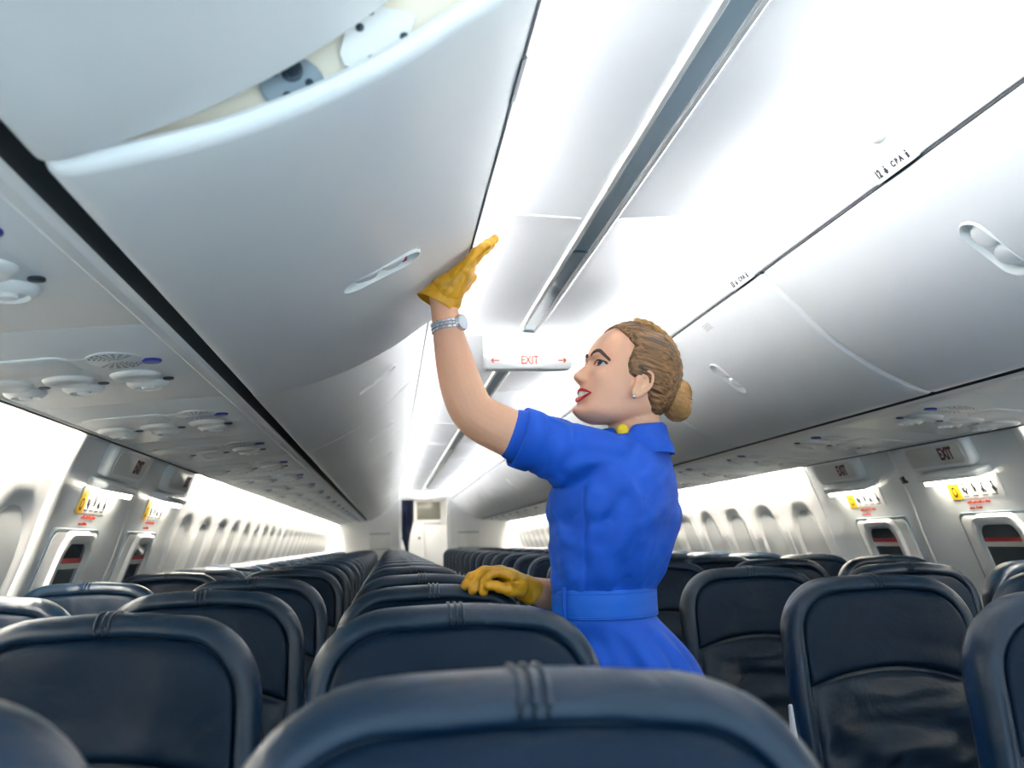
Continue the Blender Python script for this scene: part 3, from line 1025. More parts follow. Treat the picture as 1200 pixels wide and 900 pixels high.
# ================================================================== seats
def leather(name, col, rough):
    m = mat(name, col, rough, spec=0.36)
    nt = m.node_tree
    b = nt.nodes['Principled BSDF']
    tc = nt.nodes.new('ShaderNodeTexCoord')
    n1 = nt.nodes.new('ShaderNodeTexNoise'); n1.inputs['Scale'].default_value = 260; n1.inputs['Detail'].default_value = 2
    n2 = nt.nodes.new('ShaderNodeTexNoise'); n2.inputs['Scale'].default_value = 9; n2.inputs['Detail'].default_value = 4; n2.inputs['Distortion'].default_value = 0.6
    oi = nt.nodes.new('ShaderNodeObjectInfo')
    ad = nt.nodes.new('ShaderNodeVectorMath'); ad.operation = 'ADD'
    sc = nt.nodes.new('ShaderNodeVectorMath'); sc.operation = 'SCALE'; sc.inputs['Scale'].default_value = 1.0
    nt.links.new(tc.outputs['Object'], ad.inputs[0])
    nt.links.new(oi.outputs['Location'], sc.inputs[0])
    nt.links.new(sc.outputs[0], ad.inputs[1])
    for n in (n1, n2): nt.links.new(ad.outputs[0], n.inputs['Vector'])
    b1 = nt.nodes.new('ShaderNodeBump'); b1.inputs['Strength'].default_value = .12; b1.inputs['Distance'].default_value = .001
    b2 = nt.nodes.new('ShaderNodeBump'); b2.inputs['Strength'].default_value = .35; b2.inputs['Distance'].default_value = .02
    nt.links.new(n1.outputs['Fac'], b1.inputs['Height'])
    nt.links.new(n2.outputs['Fac'], b2.inputs['Height'])
    nt.links.new(b1.outputs['Normal'], b2.inputs['Normal'])
    nt.links.new(b2.outputs['Normal'], b.inputs['Normal'])
    mx = nt.nodes.new('ShaderNodeMapRange')
    mx.inputs['To Min'].default_value = rough - .08; mx.inputs['To Max'].default_value = rough + .12
    nt.links.new(n2.outputs['Fac'], mx.inputs['Value'])
    nt.links.new(mx.outputs[0], b.inputs['Roughness'])
    return m
M['leather'] = leather('navy_leather', (0.0018, 0.0130, 0.031), 0.33)
M['leather2'] = leather('navy_leather_panel', (0.0012, 0.0085, 0.022), 0.42)
M['leather2'].node_tree.nodes['Principled BSDF'].inputs['Specular IOR Level'].default_value = .14
M['leather3'] = leather('navy_leather_slack', (0.0014, 0.0085, 0.021), 0.30)
M['leather3'].node_tree.nodes['Principled BSDF'].inputs['Specular IOR Level'].default_value = .28
M['seatwhite'] = mat('seat_side_trim', (0.72, 0.73, 0.72), 0.4)
M['seatgrey'] = mat('seat_frame_metal', (0.25, 0.27, 0.29), 0.45, metal=0.5)

SW = .205             # half width of a seat back
VB = -.70             # bottom of the back along its own length
def outline(i, N=14):
    """open outline of the back with inset i: bottom left, up, over the rounded top, bottom right"""
    a = SW - i
    r = max(.03, .108 - i * .9)
    top = -i
    p = [(-a, VB), (-a, VB * .66), (-a, VB * .40)]
    for k in range(N + 1):
        t = PI - PI / 2 * k / N
        c, s = math.cos(t), math.sin(t)
        e = 2 / 2.25
        p.append((-a + r + r * -abs(c) ** e, top - r + r * abs(s) ** e - .020))
    x0 = -a + r
    for k in range(1, 10):
        x = x0 + (-2 * x0) * k / 10
        p.append((x, top - .020 + .0))
    for k in range(N + 1):
        t = PI / 2 - PI / 2 * k / N
        c, s = math.cos(t), math.sin(t)
        e = 2 / 2.25
        p.append((a - r + r * abs(c) ** e, top - r + r * abs(s) ** e - .020))
    p += [(a, VB * .40), (a, VB * .66), (a, VB)]
    out = []
    for x, y in p:
        arch = .020 * (1 - (x / SW) ** 2) if y > VB * .3 else 0
        taper = 1 - .10 * sm(-.30, -.70, y)
        out.append((x * taper, y + arch))
    return out

TILT = math.radians(11)
def place(u, v, d):
    """u across, v along the back (0 = top), d = depth, negative towards the sitter (-y)"""
    return (u, d * math.cos(TILT) - (-v) * math.sin(TILT) * 1.0, 1.1145 + v * math.cos(TILT) + d * -math.sin(TILT) * -0.0 - d * math.sin(TILT) * 0)

def back_body():
    rings = [(.060, .052), (.022, .050), (.008, .040), (.001, .024), (0, .006), (0, -.012), (.003, -.026), (.010, -.036), (.018, -.0385), (.0265, -.0375), (.0305, -.033), (.0318, -.028)]
    vs, fs = [], []
    n = 0
    for i, d in rings:
        o = outline(i)
        n = len(o)
        for k, (u, v) in enumerate(o):
            wob = .0016 * noise.noise(Vector((u * 16, v * 16, d * 20)))
            vs.append(place(u, v + wob, d + wob))
    for k in range(len(rings) - 1):
        for i in range(n - 1):
            fs.append((k * n + i, k * n + i + 1, (k + 1) * n + i + 1, (k + 1) * n + i))
    fs.append(tuple(range(n)))
    m = len(rings)
    fs.append(tuple(range((m - 1) * n, m * n)))
    fs.append(tuple([k * n for k in range(m)]))
    fs.append(tuple([k * n + n - 1 for k in range(m)]))
    return vs, fs

def top_at(u, i):
    o = outline(i)
    best = -9
    for (x0, y0), (x1, y1) in zip(o, o[1:]):
        if min(x0, x1) - 1e-6 <= u <= max(x0, x1) + 1e-6:
            if abs(x1 - x0) < 1e-7:
                y = max(y0, y1)
            else:
                y = y0 + (y1 - y0) * (u - x0) / (x1 - x0)
            best = max(best, y)
    return best

def seam(u):
    return -.222 + .038 * (1 - (u / .18) ** 2)

def head_panel():
    I = .0315
    a = SW - I
    vs, fs = [], []
    NU, NV = 36, 24
    for j in range(NV + 1):
        t = j / NV
        for k in range(NU + 1):
            s_ = -1 + 2 * k / NU
            u = a * (math.sin(s_ * PI / 2 * .94) / math.sin(PI / 2 * .94))
            tp = top_at(u * .9999, I)
            if abs(s_) > .999:
                tp = -.135
            v = seam(u) + (tp - seam(u)) * t
            e = (1 - abs(s_) ** 9) * (1 - abs(2 * t - 1) ** 7)
            d = -.031 - .0115 * e ** .3
            if t < .35: d -= .006 * sm(.35, .08, t) * (1 - s_ ** 4)
            wr = noise.noise(Vector((u * 11 + 3, v * 7, 1.7))) * .006 + noise.noise(Vector((u * 30, v * 9 + u * 10, 4.2))) * .0014
            vs.append(place(u, v, d + wr * e))
    for j in range(NV):
        for k in range(NU):
            q = j * (NU + 1) + k
            fs.append((q, q + 1, q + NU + 2, q + NU + 1))
    return vs, fs

def lower_panel():
    I = .0315
    vs, fs = [], []
    NU, NV = 44, 48
    for j in range(NV + 1):
        t = j / NV
        for k in range(NU + 1):
            s_ = -1 + 2 * k / NU
            v0 = VB + .01
            u0 = (SW - I) * s_
            v = v0 + (seam(u0) - .002 - v0) * t
            u = u0 * (1 - .10 * sm(-.30, -.70, v))
            e = (1 - abs(s_) ** 10) * (1 - abs(2 * t - 1) ** 14)
            d = -.022 - .014 * e ** .6
            # lumbar swell and slack wrinkles hanging from the side seams
            d -= .022 * math.exp(-((v + .47) / .12) ** 2) * (1 - s_ ** 4)
            w = noise.noise(Vector((u * 5, (v + .5 * u * u) * 22, 2.0))) * .013 * sm(-.20, -.30, v) + noise.noise(Vector((u * 8 + 9, (v - .8 * u * u) * 40, 7.0))) * .0055
            # side wing seam
            cu_ = .085 + .085 * sm(-.70, -.36, v) ** .7 + .012
            g = abs(abs(u) - cu_)
            if v < -.34:
                d += .011 * math.exp(-(g / .006) ** 2) * sm(-.34, -.38, v)
                if abs(u) > cu_: d -= .012 * sm(0, .03, abs(u) - cu_)
            vs.append(place(u, v, d + w * e))
    for j in range(NV):
        for k in range(NU):
            q = j * (NU + 1) + k
            fs.append((q, q + 1, q + NU + 2, q + NU + 1))
    return vs, fs

def seat_proto():
    r = empty('airline_chair', (0, 0, 0))
    bk = meshobj('backrest', *back_body(), M['leather'], r, smooth=50)
    # three raised stitch ridges over the middle of the top roll
    for dx in (-.009, 0, .009):
        pts = []
        for i, d in [(.008, .040), (.001, .024), (0, .006), (0, -.012), (.003, -.026), (.010, -.036), (.018, -.0395), (.026, -.037)]:
            p = place(dx, -i + .0012 * math.cos(d * 20), d - (.0012 if d < -.02 else 0))
            pts.append(p)
        tube('stitch_ridge', pts, [.0022] * len(pts), M['leather'], bk, nseg=6)
    meshobj('headrest_panel', *head_panel(), M['leather2'], r, smooth=180)
    meshobj('lower_panel', *lower_panel(), M['leather3'], r, smooth=180)
    for s in (-1, 1):
        pts = [place(s * (SW + .002) * (1 - .10 * sm(-.30, -.70, v)), v, .012) for v in (-.26, -.32, -.40, -.5, -.6, -.68)]
        tube('side_trim', pts, [(.003, .010), (.006, .013), (.007, .014), (.007, .014), (.007, .014), (.007, .014)], M['seatwhite'], r, nseg=10, up=(0, 1, 0))
    # cushion, arms, legs below
    vs, fs = [], []
    bm = bmesh.new(); bm_box(bm, -.200, .200, -.60, -.13, .33, .455, .045, 4)
    bmobj('seat_cushion', bm, M['leather'], r, smooth=180)
    for s in (-1, 1):
        bm = bmesh.new(); bm_box(bm, s * .2105 - .0055, s * .2105 + .0055, -.46, -.10, .585, .625, .012, 3)
        bm_box(bm, s * .2105 - .005, s * .2105 + .005, -.20, -.14, .34, .60, .004, 1)
        bmobj('armrest', bm, M['seatgrey'], r, smooth=60)
    bm = bmesh.new()
    bm_box(bm, -.200, .200, -.50, -.46, .27, .33, .01, 1)
    bm_box(bm, -.200, .200, -.20, -.16, .27, .33, .01, 1)
    bmobj('seat_beam', bm, M['seatgrey'], r, smooth=60)
    for y in (-.48, -.18):
        bm = bmesh.new(); bm_box(bm, -.02, .02, y - .02, y + .02, 0, .28, .006, 1)
        bmobj('leg', bm, M['seatgrey'], r, smooth=60)
    return r

S0 = seat_proto()
LROWS = [.710, 1.482, 2.203, 2.982, 4.019] + [4.019 + .745 * k for k in range(1, 17)]
RROWS = [.70, 1.416, 2.108, 2.866, 3.86] + [3.86 + .745 * k for k in range(1, 17)]
COLS = {'aisle': .460, 'middle': .928, 'window': 1.369}
first = True
SEATS = {}
for s, rows in ((-1, LROWS), (1, RROWS)):
    for r, y in enumerate(rows):
        if y > YB - .2: break
        for cn, x in COLS.items():
            if s > 0 and r == 0 and cn != 'aisle': continue
            o = S0 if first else copy_tree(S0)
            first = False
            wob = random.uniform(-1, 1)
            o.location = (s * x, y, 0)
            o.rotation_euler = (0, 0, math.radians(.35 * wob))
            SEATS[(s, r, cn)] = o
            sd_ = SX[s]
            l = 'navy leather %s seat in the %s block, %s row from the front' % (cn, sd_, words_n[r])
            if (s, r, cn) == (-1, 0, 'aisle'): l = 'blurred navy leather seat nearest the camera at bottom centre'
            if (s, r, cn) == (-1, 0, 'middle'): l = 'blurred navy leather seat top in the bottom left corner'
            if (s, r, cn) == (-1, 2, 'aisle'): l = 'navy leather aisle seat with the yellow glove resting on top'
            if (s, r, cn) == (1, 1, 'aisle'): l = 'navy leather seat cut off by the right edge of the view, aisle column'
            if (s, r, cn) == (1, 2, 'aisle'): l = 'large navy leather seat at lower right facing the camera in full'
            tag(o, l, 'seat', 'navy leather passenger seats')

# ================================================================== cabin attendant
M['skin'] = mat('skin', (0.78, 0.42, 0.27), 0.42, bump=0.03, bscale=300, var=0.06, sss=0.12)
M['lip'] = mat('red_lipstick', (0.48, 0.012, 0.022), 0.3)
M['teeth'] = mat('teeth', (0.95, 0.92, 0.84), 0.25)
M['mouth'] = mat('mouth_inside', (0.08, 0.01, 0.01), 0.6)
M['eyewhite'] = mat('eye_white', (0.50, 0.50, 0.52), 0.2)
M['iris'] = mat('eye_iris', (0.015, 0.03, 0.05), 0.1)
M['lash'] = mat('lash', (0.012, 0.008, 0.007), 0.6)
M['browm'] = mat('eyebrow', (0.060, 0.026, 0.020), 0.7)
M['dress'] = mat('blue_dress_cloth', (0.003, 0.078, 0.50), 0.62, bump=0.10, bscale=420, spec=0.3)
M['belt'] = mat('blue_belt_cloth', (0.003, 0.110, 0.56), 0.55, bump=0.06, bscale=420, spec=0.3)
M['scarf'] = mat('yellow_scarf', (0.88, 0.58, 0.006), 0.5)
M['glove'] = mat('mustard_glove_leather', (0.60, 0.29, 0.006), 0.40, bump=0.5, bscale=70, var=0.18, detail=5)
M['steel'] = mat('watch_steel', (0.62, 0.65, 0.70), 0.22, metal=1.0)
M['dial'] = mat('watch_dial', (0.75, 0.78, 0.85), 0.15)
M['shoe'] = mat('navy_shoe', (0.01, 0.015, 0.04), 0.3)
def hairmat():
    m = mat('brown_hair', (0.2, 0.1, 0.05), 0.42, spec=0.35)
    nt = m.node_tree; b = nt.nodes['Principled BSDF']
    tc = nt.nodes.new('ShaderNodeTexCoord')
    mp = nt.nodes.new('ShaderNodeMapping'); mp.inputs['Scale'].default_value = (10, 120, 120)
    n1 = nt.nodes.new('ShaderNodeTexNoise'); n1.inputs['Scale'].default_value = 1.6; n1.inputs['Detail'].default_value = 4; n1.inputs['Distortion'].default_value = .5
    cr = nt.nodes.new('ShaderNodeValToRGB')
    cr.color_ramp.elements[0].position = .34; cr.color_ramp.elements[0].color = (0.032, 0.014, 0.007, 1)
    cr.color_ramp.elements[1].position = .70; cr.color_ramp.elements[1].color = (0.34, 0.175, 0.068, 1)
    bp = nt.nodes.new('ShaderNodeBump'); bp.inputs['Strength'].default_value = .7; bp.inputs['Distance'].default_value = .003
    nt.links.new(tc.outputs['Object'], mp.inputs['Vector']); nt.links.new(mp.outputs[0], n1.inputs['Vector'])
    nt.links.new(n1.outputs['Fac'], cr.inputs[0]); nt.links.new(cr.outputs[0], b.inputs['Base Color'])
    nt.links.new(n1.outputs['Fac'], bp.inputs['Height']); nt.links.new(bp.outputs[0], b.inputs['Normal'])
    return m
M['hair'] = hairmat()

PO = empty('person', (0, 2.12, 0))
tag(PO, 'woman in a blue dress and yellow gloves closing the open overhead bin', 'person')
PZ = Matrix.Translation((0, -2.12, 0))
def pz(v): return Vector((v[0], v[1] - 2.12, v[2] + CZ))        # camera-height coordinates -> person local
def pzd(d): return [pz(v) for v in d[0]], d[1]
def ptube(pts, radii, nseg=20, up=(0, 0, 1)):
    return tube_data([pz(p) for p in pts], radii, nseg, up)

# ---------------------------------------------------------------- head
TAU, PSI = math.radians(17), math.radians(12)
fwd = Vector((-math.cos(TAU) * math.cos(PSI), -math.cos(TAU) * math.sin(PSI), math.sin(TAU)))
lft = Vector((math.sin(PSI), -math.cos(PSI), 0))
upv = fwd.cross(lft)
HO = Vector((-.036, 0.0, CZ + .318))
HM = Matrix(((fwd.x, lft.x, upv.x, HO.x), (fwd.y, lft.y, upv.y, HO.y), (fwd.z, lft.z, upv.z, HO.z), (0, 0, 0, 1)))

HT = [(-.102, .088, -.058, .016), (-.096, .100, -.042, .031), (-.084, .1065, -.008, .047), (-.062, .105, .040, .0595), (-.040, .105, .066, .067), (-.020, .106, .079, .0715), (0, .107, .086, .0745), (.024, .107, .090, .0765), (.045, .110, .090, .0775), (.075, .102, .082, .0745), (.100, .086, .064, .064), (.116, .066, .046, .050), (.126, .046, .028, .034), (.131, .022, .012, .016)]
def htab(z, c):
    z = max(HT[0][0], min(HT[-1][0], z))
    for i in range(len(HT) - 1):
        a, b = HT[i], HT[i + 1]
        if z <= b[0]:
            p0 = HT[max(i - 1, 0)]; p3 = HT[min(i + 2, len(HT) - 1)]
            t = (z - a[0]) / (b[0] - a[0])
            m1 = (b[c] - p0[c]) / (b[0] - p0[0]) * (b[0] - a[0])
            m2 = (p3[c] - a[c]) / (p3[0] - a[0]) * (b[0] - a[0])
            return (2 * t ** 3 - 3 * t * t + 1) * a[c] + (t ** 3 - 2 * t * t + t) * m1 + (-2 * t ** 3 + 3 * t * t) * b[c] + (t ** 3 - t * t) * m2
    return HT[-1][c]

NT = [(.038, 0), (.026, .0012), (.016, .006), (.006, .0135), (-.004, .0205), (-.012, .0265), (-.0175, .0285), (-.0225, .0265), (-.027, .018), (-.0305, .009), (-.035, .003), (-.042, 0)]
def nose(z):
    for (a, va), (b, vb) in zip(NT, NT[1:]):
        if a >= z >= b:
            t = (z - a) / (b - a); t = t * t * (3 - 2 * t)
            return va + (vb - va) * t
    return 0
def G(y, z, y0, z0, sy, sz): return math.exp(-((y - y0) / sy) ** 2 - ((z - z0) / sz) ** 2)
def head_pt(z, th, grow=0.0, feats=True):
    F, B_, W_ = htab(z, 1) + grow, htab(z, 2) + grow, htab(z, 3) + grow
    c, s = math.cos(th), math.sin(th)
    cx_ = .068 * sm(-.045, -.10, z)
    if c >= 0:
        e = 2 / 2.55
        x = cx_ + (F - cx_) * abs(c) ** e
        y = W_ * abs(s) ** e * (1 if s >= 0 else -1)
    else:
        x = cx_ - (B_ + cx_) * abs(c)
        y = W_ * s
    if feats and c > 0:
        fr = sm(.05, .45, c)
        sy = .0075 + .006 * sm(.02, -.02, z)
        d = nose(z) * math.exp(-(y / sy) ** 2)
        d += .0075 * (G(y, z, .0125, -.0225, .006, .006) + G(y, z, -.0125, -.0225, .006, .006))
        ya = abs(y)
        d -= .0115 * G(ya, z, .033, .016, .016, .0105)
        d -= .0015 * G(ya, z, .014, .016, .008, .010)
        d += .0035 * G(ya, z, .030, .035, .024, .007)
        d += .0075 * G(ya, z, .042, -.012, .022, .018)
        d += .009 * G(y, z, 0, -.049, .026, .017)
        d -= .011 * G(ya, z, 0, -.0525 + .004 * (ya / .027) ** 2, .024, .0055)
        d -= .002 * G(ya, z, .036, -.040, .006, .014)
        d -= .004 * G(y, z, 0, -.0735, .020, .006)
        d += .0135 * G(y, z, 0, -.0885, .018, .011)
        x += d * fr
    return Vector((x, y, z))
ZL = [HT[0][0] + (HT[-1][0] - HT[0][0]) * (j / 150) for j in range(151)]
NTH = 160
def head_grid(fn):
    vs, fs = [], []
    for z in ZL:
        for k in range(NTH):
            # finer steps in front
            t = k / NTH
            th = 2 * PI * t - .55 * math.sin(2 * PI * t)
            vs.append(fn(z, th))
    n = len(ZL)
    for j in range(n - 1):
        for k in range(NTH):
            k2 = (k + 1) % NTH
            fs.append((j * NTH + k, j * NTH + k2, (j + 1) * NTH + k2, (j + 1) * NTH + k))
    fs.append(tuple(range(NTH)))
    fs.append(tuple(range((n - 1) * NTH, n * NTH)))
    return vs, fs
def toH(d): return [HM @ Vector(v) for v in d[0]], d[1]

parts = [toH(head_grid(lambda z, t: head_pt(z, t)))]
# ears: rim, bowl, lobe
for s in (1, -1):
    y0 = s * .0765
    rim = [(.006, .006), (.005, .018), (-.002, .0285), (-.013, .0315), (-.022, .025), (-.0245, .012), (-.022, -.002), (-.014, -.015), (-.006, -.025), (.003, -.029), (.008, -.022), (.008, -.010)]
    pts = [(x + .021, y0 + s * (.004 + .010 * sm(.0, -.022, x)), z - .011) for x, z in rim]
    cr_ = [tuple(p) for p in crom(pts, 3)]
    parts.append(toH(tube_data(cr_, [.0036] * len(cr_), 10, (0, 1, 0))))
    parts.append(toH(ellipsoid_data((.013, y0 + s * .002, -.007), (.019, .006, .027), mtx=Matrix.Rotation(s * .30, 3, 'Z'))))
    parts.append(toH(ellipsoid_data((.023, y0 + s * .004, -.035), (.007, .0045, .008))))
    parts.append(toH(ellipsoid_data((.027, y0 + s * .003, -.015), (.004, .005, .006))))
    inner = [tuple(p) for p in crom([(.019, y0 + s * .010, .009), (.009, y0 + s * .013, .007), (.006, y0 + s * .013, -.007), (.013, y0 + s * .010, -.021)], 3)]
    parts.append(toH(tube_data(inner, [.0028] * len(inner), 8, (0, 1, 0))))
    # eyelids
    for zc, r, ds in ((.0235, .0044, 1), (.0070, .0036, -1)):
        L = []
        for k in range(9):
            q = -1 + k / 4
            yy = .033 + .0165 * q
            zz = .0155 + (zc - .0155) * (1 - q * q) + .0015 * q
            xx = .0990 - .0065 * sm(-.2, 1, q) - .002 * (q * q) - .0035 * max(0, q)
            L.append((xx, s * yy, zz))
        parts.append(toH(tube_data(L, [r * (1 - .55 * abs(-1 + k / 4) ** 2) for k in range(9)], 10)))
# neck, arms, legs
def arm_tube(P, R_, up=(0, 0, 1), per=4):
    c = crom(P, per)
    rr = crom([(r, r, 0) for r in R_], per)
    return ptube([tuple(p) for p in c], [p.x for p in rr], 22, up)
parts.append(arm_tube([(-.040, 2.125, .345), (-.032, 2.122, .290), (-.034, 2.125, .235), (-.044, 2.125, .185), (-.060, 2.125, .10)], [.044, .053, .055, .054, .06]))
LA = [(-.12, 2.06, .150), (-.20, 2.03, .170), (-.29, 2.005, .202), (-.345, 2.005, .226), (-.383, 2.01, .252), (-.402, 2.015, .290), (-.416, 2.02, .340), (-.428, 2.025, .395), (-.436, 2.03, .445), (-.441, 2.03, .480), (-.444, 2.03, .50)]
LR = [.055, .053, .049, .047, .0445, .0435, .0405, .034, .0285, .027, .027]
parts.append(arm_tube(LA, LR, (0, 1, 0)))
RA_ = [(.02, 2.24, .14), (.01, 2.29, .05), (-.015, 2.325, -.06), (-.06, 2.31, -.105), (-.13, 2.255, -.117), (-.205, 2.205, -.114), (-.258, 2.172, -.100), (-.276, 2.170, -.092)]
RR = [.055, .050, .045, .042, .0395, .034, .0265, .022]
parts.append(arm_tube(RA_, RR))
# hidden trunk core and legs down to the floor
parts.append(ptube([(-.055, 2.125, .15), (-.085, 2.125, .04), (-.105, 2.125, -.10), (-.065, 2.125, -.25), (-.045, 2.125, -.33)], [(.07, .06), (.08, .08), (.07, .07), (.085, .085), (.09, .09)], 20, (.57, .82, 0)))
for s in (-1, 1):
    x, y = -.045 + s * .042, 2.125 + s * .055
    parts.append(ptube([(x, y, -.32), (x, y, -.52), (x, y - .005, -.70), (x + .005, y + .01, -.84), (x + .005, y + .01, -1.02), (x, y, -1.10)], [.075, .066, .053, .055, .040, .037], 18, (1, 0, 0)))
    parts.append(ptube([(x + .012, y + .0, -1.125), (x - .03, y + .018, -1.145), (x - .09, y + .06, -1.165)], [.034, .034, .026], 14))
body = remesh_union('body', parts, .0027, M['skin'], PO, smooth_iter=3, factor=.5)

# ---------------------------------------------------------------- face details (head-local meshes)
def hobj(name, d, m, parent=PO, smooth=60):
    v, f = toH(d)
    return meshobj(name, v, f, m, parent, smooth=smooth)
for s in (1, -1):
    ec = Vector((.0875, s * .033, .0155))
    hobj('eyeball', ellipsoid_data(ec, (.0125, .0150, .0125), 24, 16), M['eyewhite'], smooth=180)
    gz = Vector((.88, .30, .22)).normalized()
    mt = frame(ec + Vector((gz.x * .0108, gz.y * .0135, gz.z * .0108)), Vector((0, 1, 0)).cross(gz).cross(gz), gz.cross(Vector((0, 1, 0)).cross(gz).cross(gz)))
    irv, irf = disc_data(frame((0, 0, 0), (0, 1, 0), (0, 0, 1)), .0074, .0074, [(1, 0), (.9, .0012), (.45, .0024)], 18)
    q = gz.to_track_quat('X', 'Z').to_matrix()
    irv = [q @ v + ec + Vector((gz.x * .0112, gz.y * .0130, gz.z * .0112)) for v in irv]
    hobj('iris', (irv, irf), M['iris'])
    L = []
    for k in range(11):
        t = -1 + k / 5
        yy = .033 + .0178 * t
        zz = .0158 + .0070 * (1 - t * t) + .0012 * max(0, t)
        xx = .1030 - .0085 * sm(-.2, 1, t) - .0015 * t * t - .0045 * max(0, t)
        L.append((xx, s * yy, zz))
    hobj('lash', tube_data(L, [.0013 + .0013 * (k / 10) for k in range(11)], 8), M['lash'])
    lo = [(x - .0015, y, .0158 - (z - .0158) * .8) for x, y, z in L]
    hobj('lash', tube_data(lo, [.0004 + .0005 * (k / 10) for k in range(11)], 6), M['lash'])
    br_ = []
    for yy, zz in ((.010, .0350), (.019, .0395), (.029, .0425), (.038, .0415), (.046, .0355), (.053, .0275), (.0565, .0225)):
        # rest the brow on the surface of the head
        best = None
        for k in range(200):
            th = PI / 2 * k / 200
            p = head_pt(zz, th)
            if best is None or abs(p.y - yy) < abs(best.y - yy): best = p
        br_.append((best.x + .0008, s * best.y, zz))
    br_ = [tuple(p) for p in crom(br_, 3)]
    n = len(br_)
    hobj('eyebrow', tube_data(br_, [(.0013, .0017 + .0024 * math.sin(PI * min(1, .25 + .75 * (1 - k / (n - 1))) * .6)) if k < n - 1 else (.0006, .0006) for k in range(n)], 8), M['browm'])
    hobj('earring', ellipsoid_data((.026, s * .0855, -.041), (.0042, .0042, .0042), 14, 10), M['chrome'], smooth=180)

for s in (1, -1):
    hobj('nostril', ellipsoid_data((.1175, s * .0075, -.0275), (.0035, .0024, .0016), 12, 8), M['mouth'], smooth=180)

def mouth_pt(q, z, out):
    """q in -1..1 across the smile"""
    yy = .0325 * q
    zz = z + .004 * q * q
    best = None
    for k in range(240):
        th = PI / 2 * .8 * k / 240
        p = head_pt(zz, th)
        if best is None or abs(p.y - abs(yy)) < abs(best.y - abs(yy)): best = p
    return Vector((max(best.x, .06) + out, yy, zz))
K = 17
qs = [-1 + 2 * k / (K - 1) for k in range(K)]
up_l, lo_l = [], []
base = []
for q in qs:
    # the lips span the groove, so rest them on the surface just above and below it
    a = mouth_pt(q, -.0420 - .0030 * (1 - abs(q)) ** .5 * .2, .0008)
    b = mouth_pt(q, -.0635, .0012)
    base.append((a, b))
    e = (1 - q * q)
    up_l.append(Vector((a.x + .0012 * e, a.y, -.0535 + .0050 * q * q + .0100 * e * (1.12 - .08 * math.exp(-(q / .12) ** 2)))))
    lo_l.append(Vector((b.x * e + a.x * (1 - e) + .0012 * e, b.y, -.0535 + .0050 * q * q - .0112 * e)))
hobj('upper_lip', tube_data([tuple(p) for p in up_l], [(.0018, .0010 + .0027 * (1 - q * q)) for q in qs], 12), M['lip'], smooth=180)
hobj('lower_lip', tube_data([tuple(p) for p in lo_l], [(.0024, .0010 + .0037 * (1 - q * q)) for q in qs], 12), M['lip'], smooth=180)
vs, fs = [], []
for q, a, b in zip(qs, up_l, lo_l):
    for t in (0, .35, .7, 1):
        p = a.lerp(b, t)
        vs.append(Vector((p.x - .0045 - .004 * abs(q), p.y * .96, p.z)))
for k in range(K - 1):
    for j in range(3):
        fs.append((k * 4 + j, (k + 1) * 4 + j, (k + 1) * 4 + j + 1, k * 4 + j + 1))
mo = hobj('mouth', (vs, fs), M['mouth'])
for k in range(10):
    q = -.80 + 1.6 * (k + .5) / 10
    i = int((q + 1) / 2 * (K - 1)); t = (q + 1) / 2 * (K - 1) - i
    a = up_l[i].lerp(up_l[i + 1], t); b = lo_l[i].lerp(lo_l[i + 1], t)
    c = a.lerp(b, .45)
    hgt = (a - b).length * .40
    wv, wf = ellipsoid_data((0, 0, 0), (.0018, .0023, hgt), 10, 8)
    ang = math.atan2(c.y, c.x) * 1.3
    r3 = Matrix.Rotation(ang, 3, 'Z')
    hobj('tooth', ([r3 @ Vector(v) + c + Vector((-.0020 - .003 * abs(q), 0, 0)) for v in wv], wf), M['teeth'], mo, smooth=180)

# ---------------------------------------------------------------- hair
def hair_mask(p):
    k_ = min(1, abs(p.y) / .068) ** 2
    p = Vector((p.x - .021 * k_, p.y, p.z + .010 * k_))
    z = p.z
    T = [(-.06, -.046), (-.035, -.042), (-.018, -.030), (-.004, -.020), (.008, .004), (.016, .024), (.034, .032), (.05, .032), (.077, .027), (.09, .044), (.100, .066), (.110, .084), (.120, .10), (.14, .2)]
    xb = T[-1][1]
    if z <= T[0][0]: return -1
    for (a, xa), (b, xb_) in zip(T, T[1:]):
        if z <= b:
            xb = xa + (xb_ - xa) * (z - a) / (b - a); break
    m = (xb - p.x) / .011
    if z < -.03: m = min(m, (z + .055) / .012)
    return m
def hair_pt(z, th):
    p0 = head_pt(z, th, 0, False)
    m = hair_mask(p0)
    k = sm(-.9, 1.0, m)
    g = -.012 + .0198 * k + .004 * sm(1, 3, m)
    ang = math.atan2(p0.z - .0, -p0.x + .12)
    st = .0005 * math.sin(ang * 95 + 6 * noise.noise(p0 * 30)) + .0008 * noise.noise(Vector((p0.x * 10, p0.y * 90, p0.z * 90)))
    p = head_pt(z, th, g + st * k, False)
    if z > .118: p.z += (.007 + st) * sm(.118, .131, z)
    return p
hv, hf = head_grid(hair_pt)
hair = meshobj('hair', hv, hf, M['hair'], PO, smooth=180)
hair.matrix_local = HM
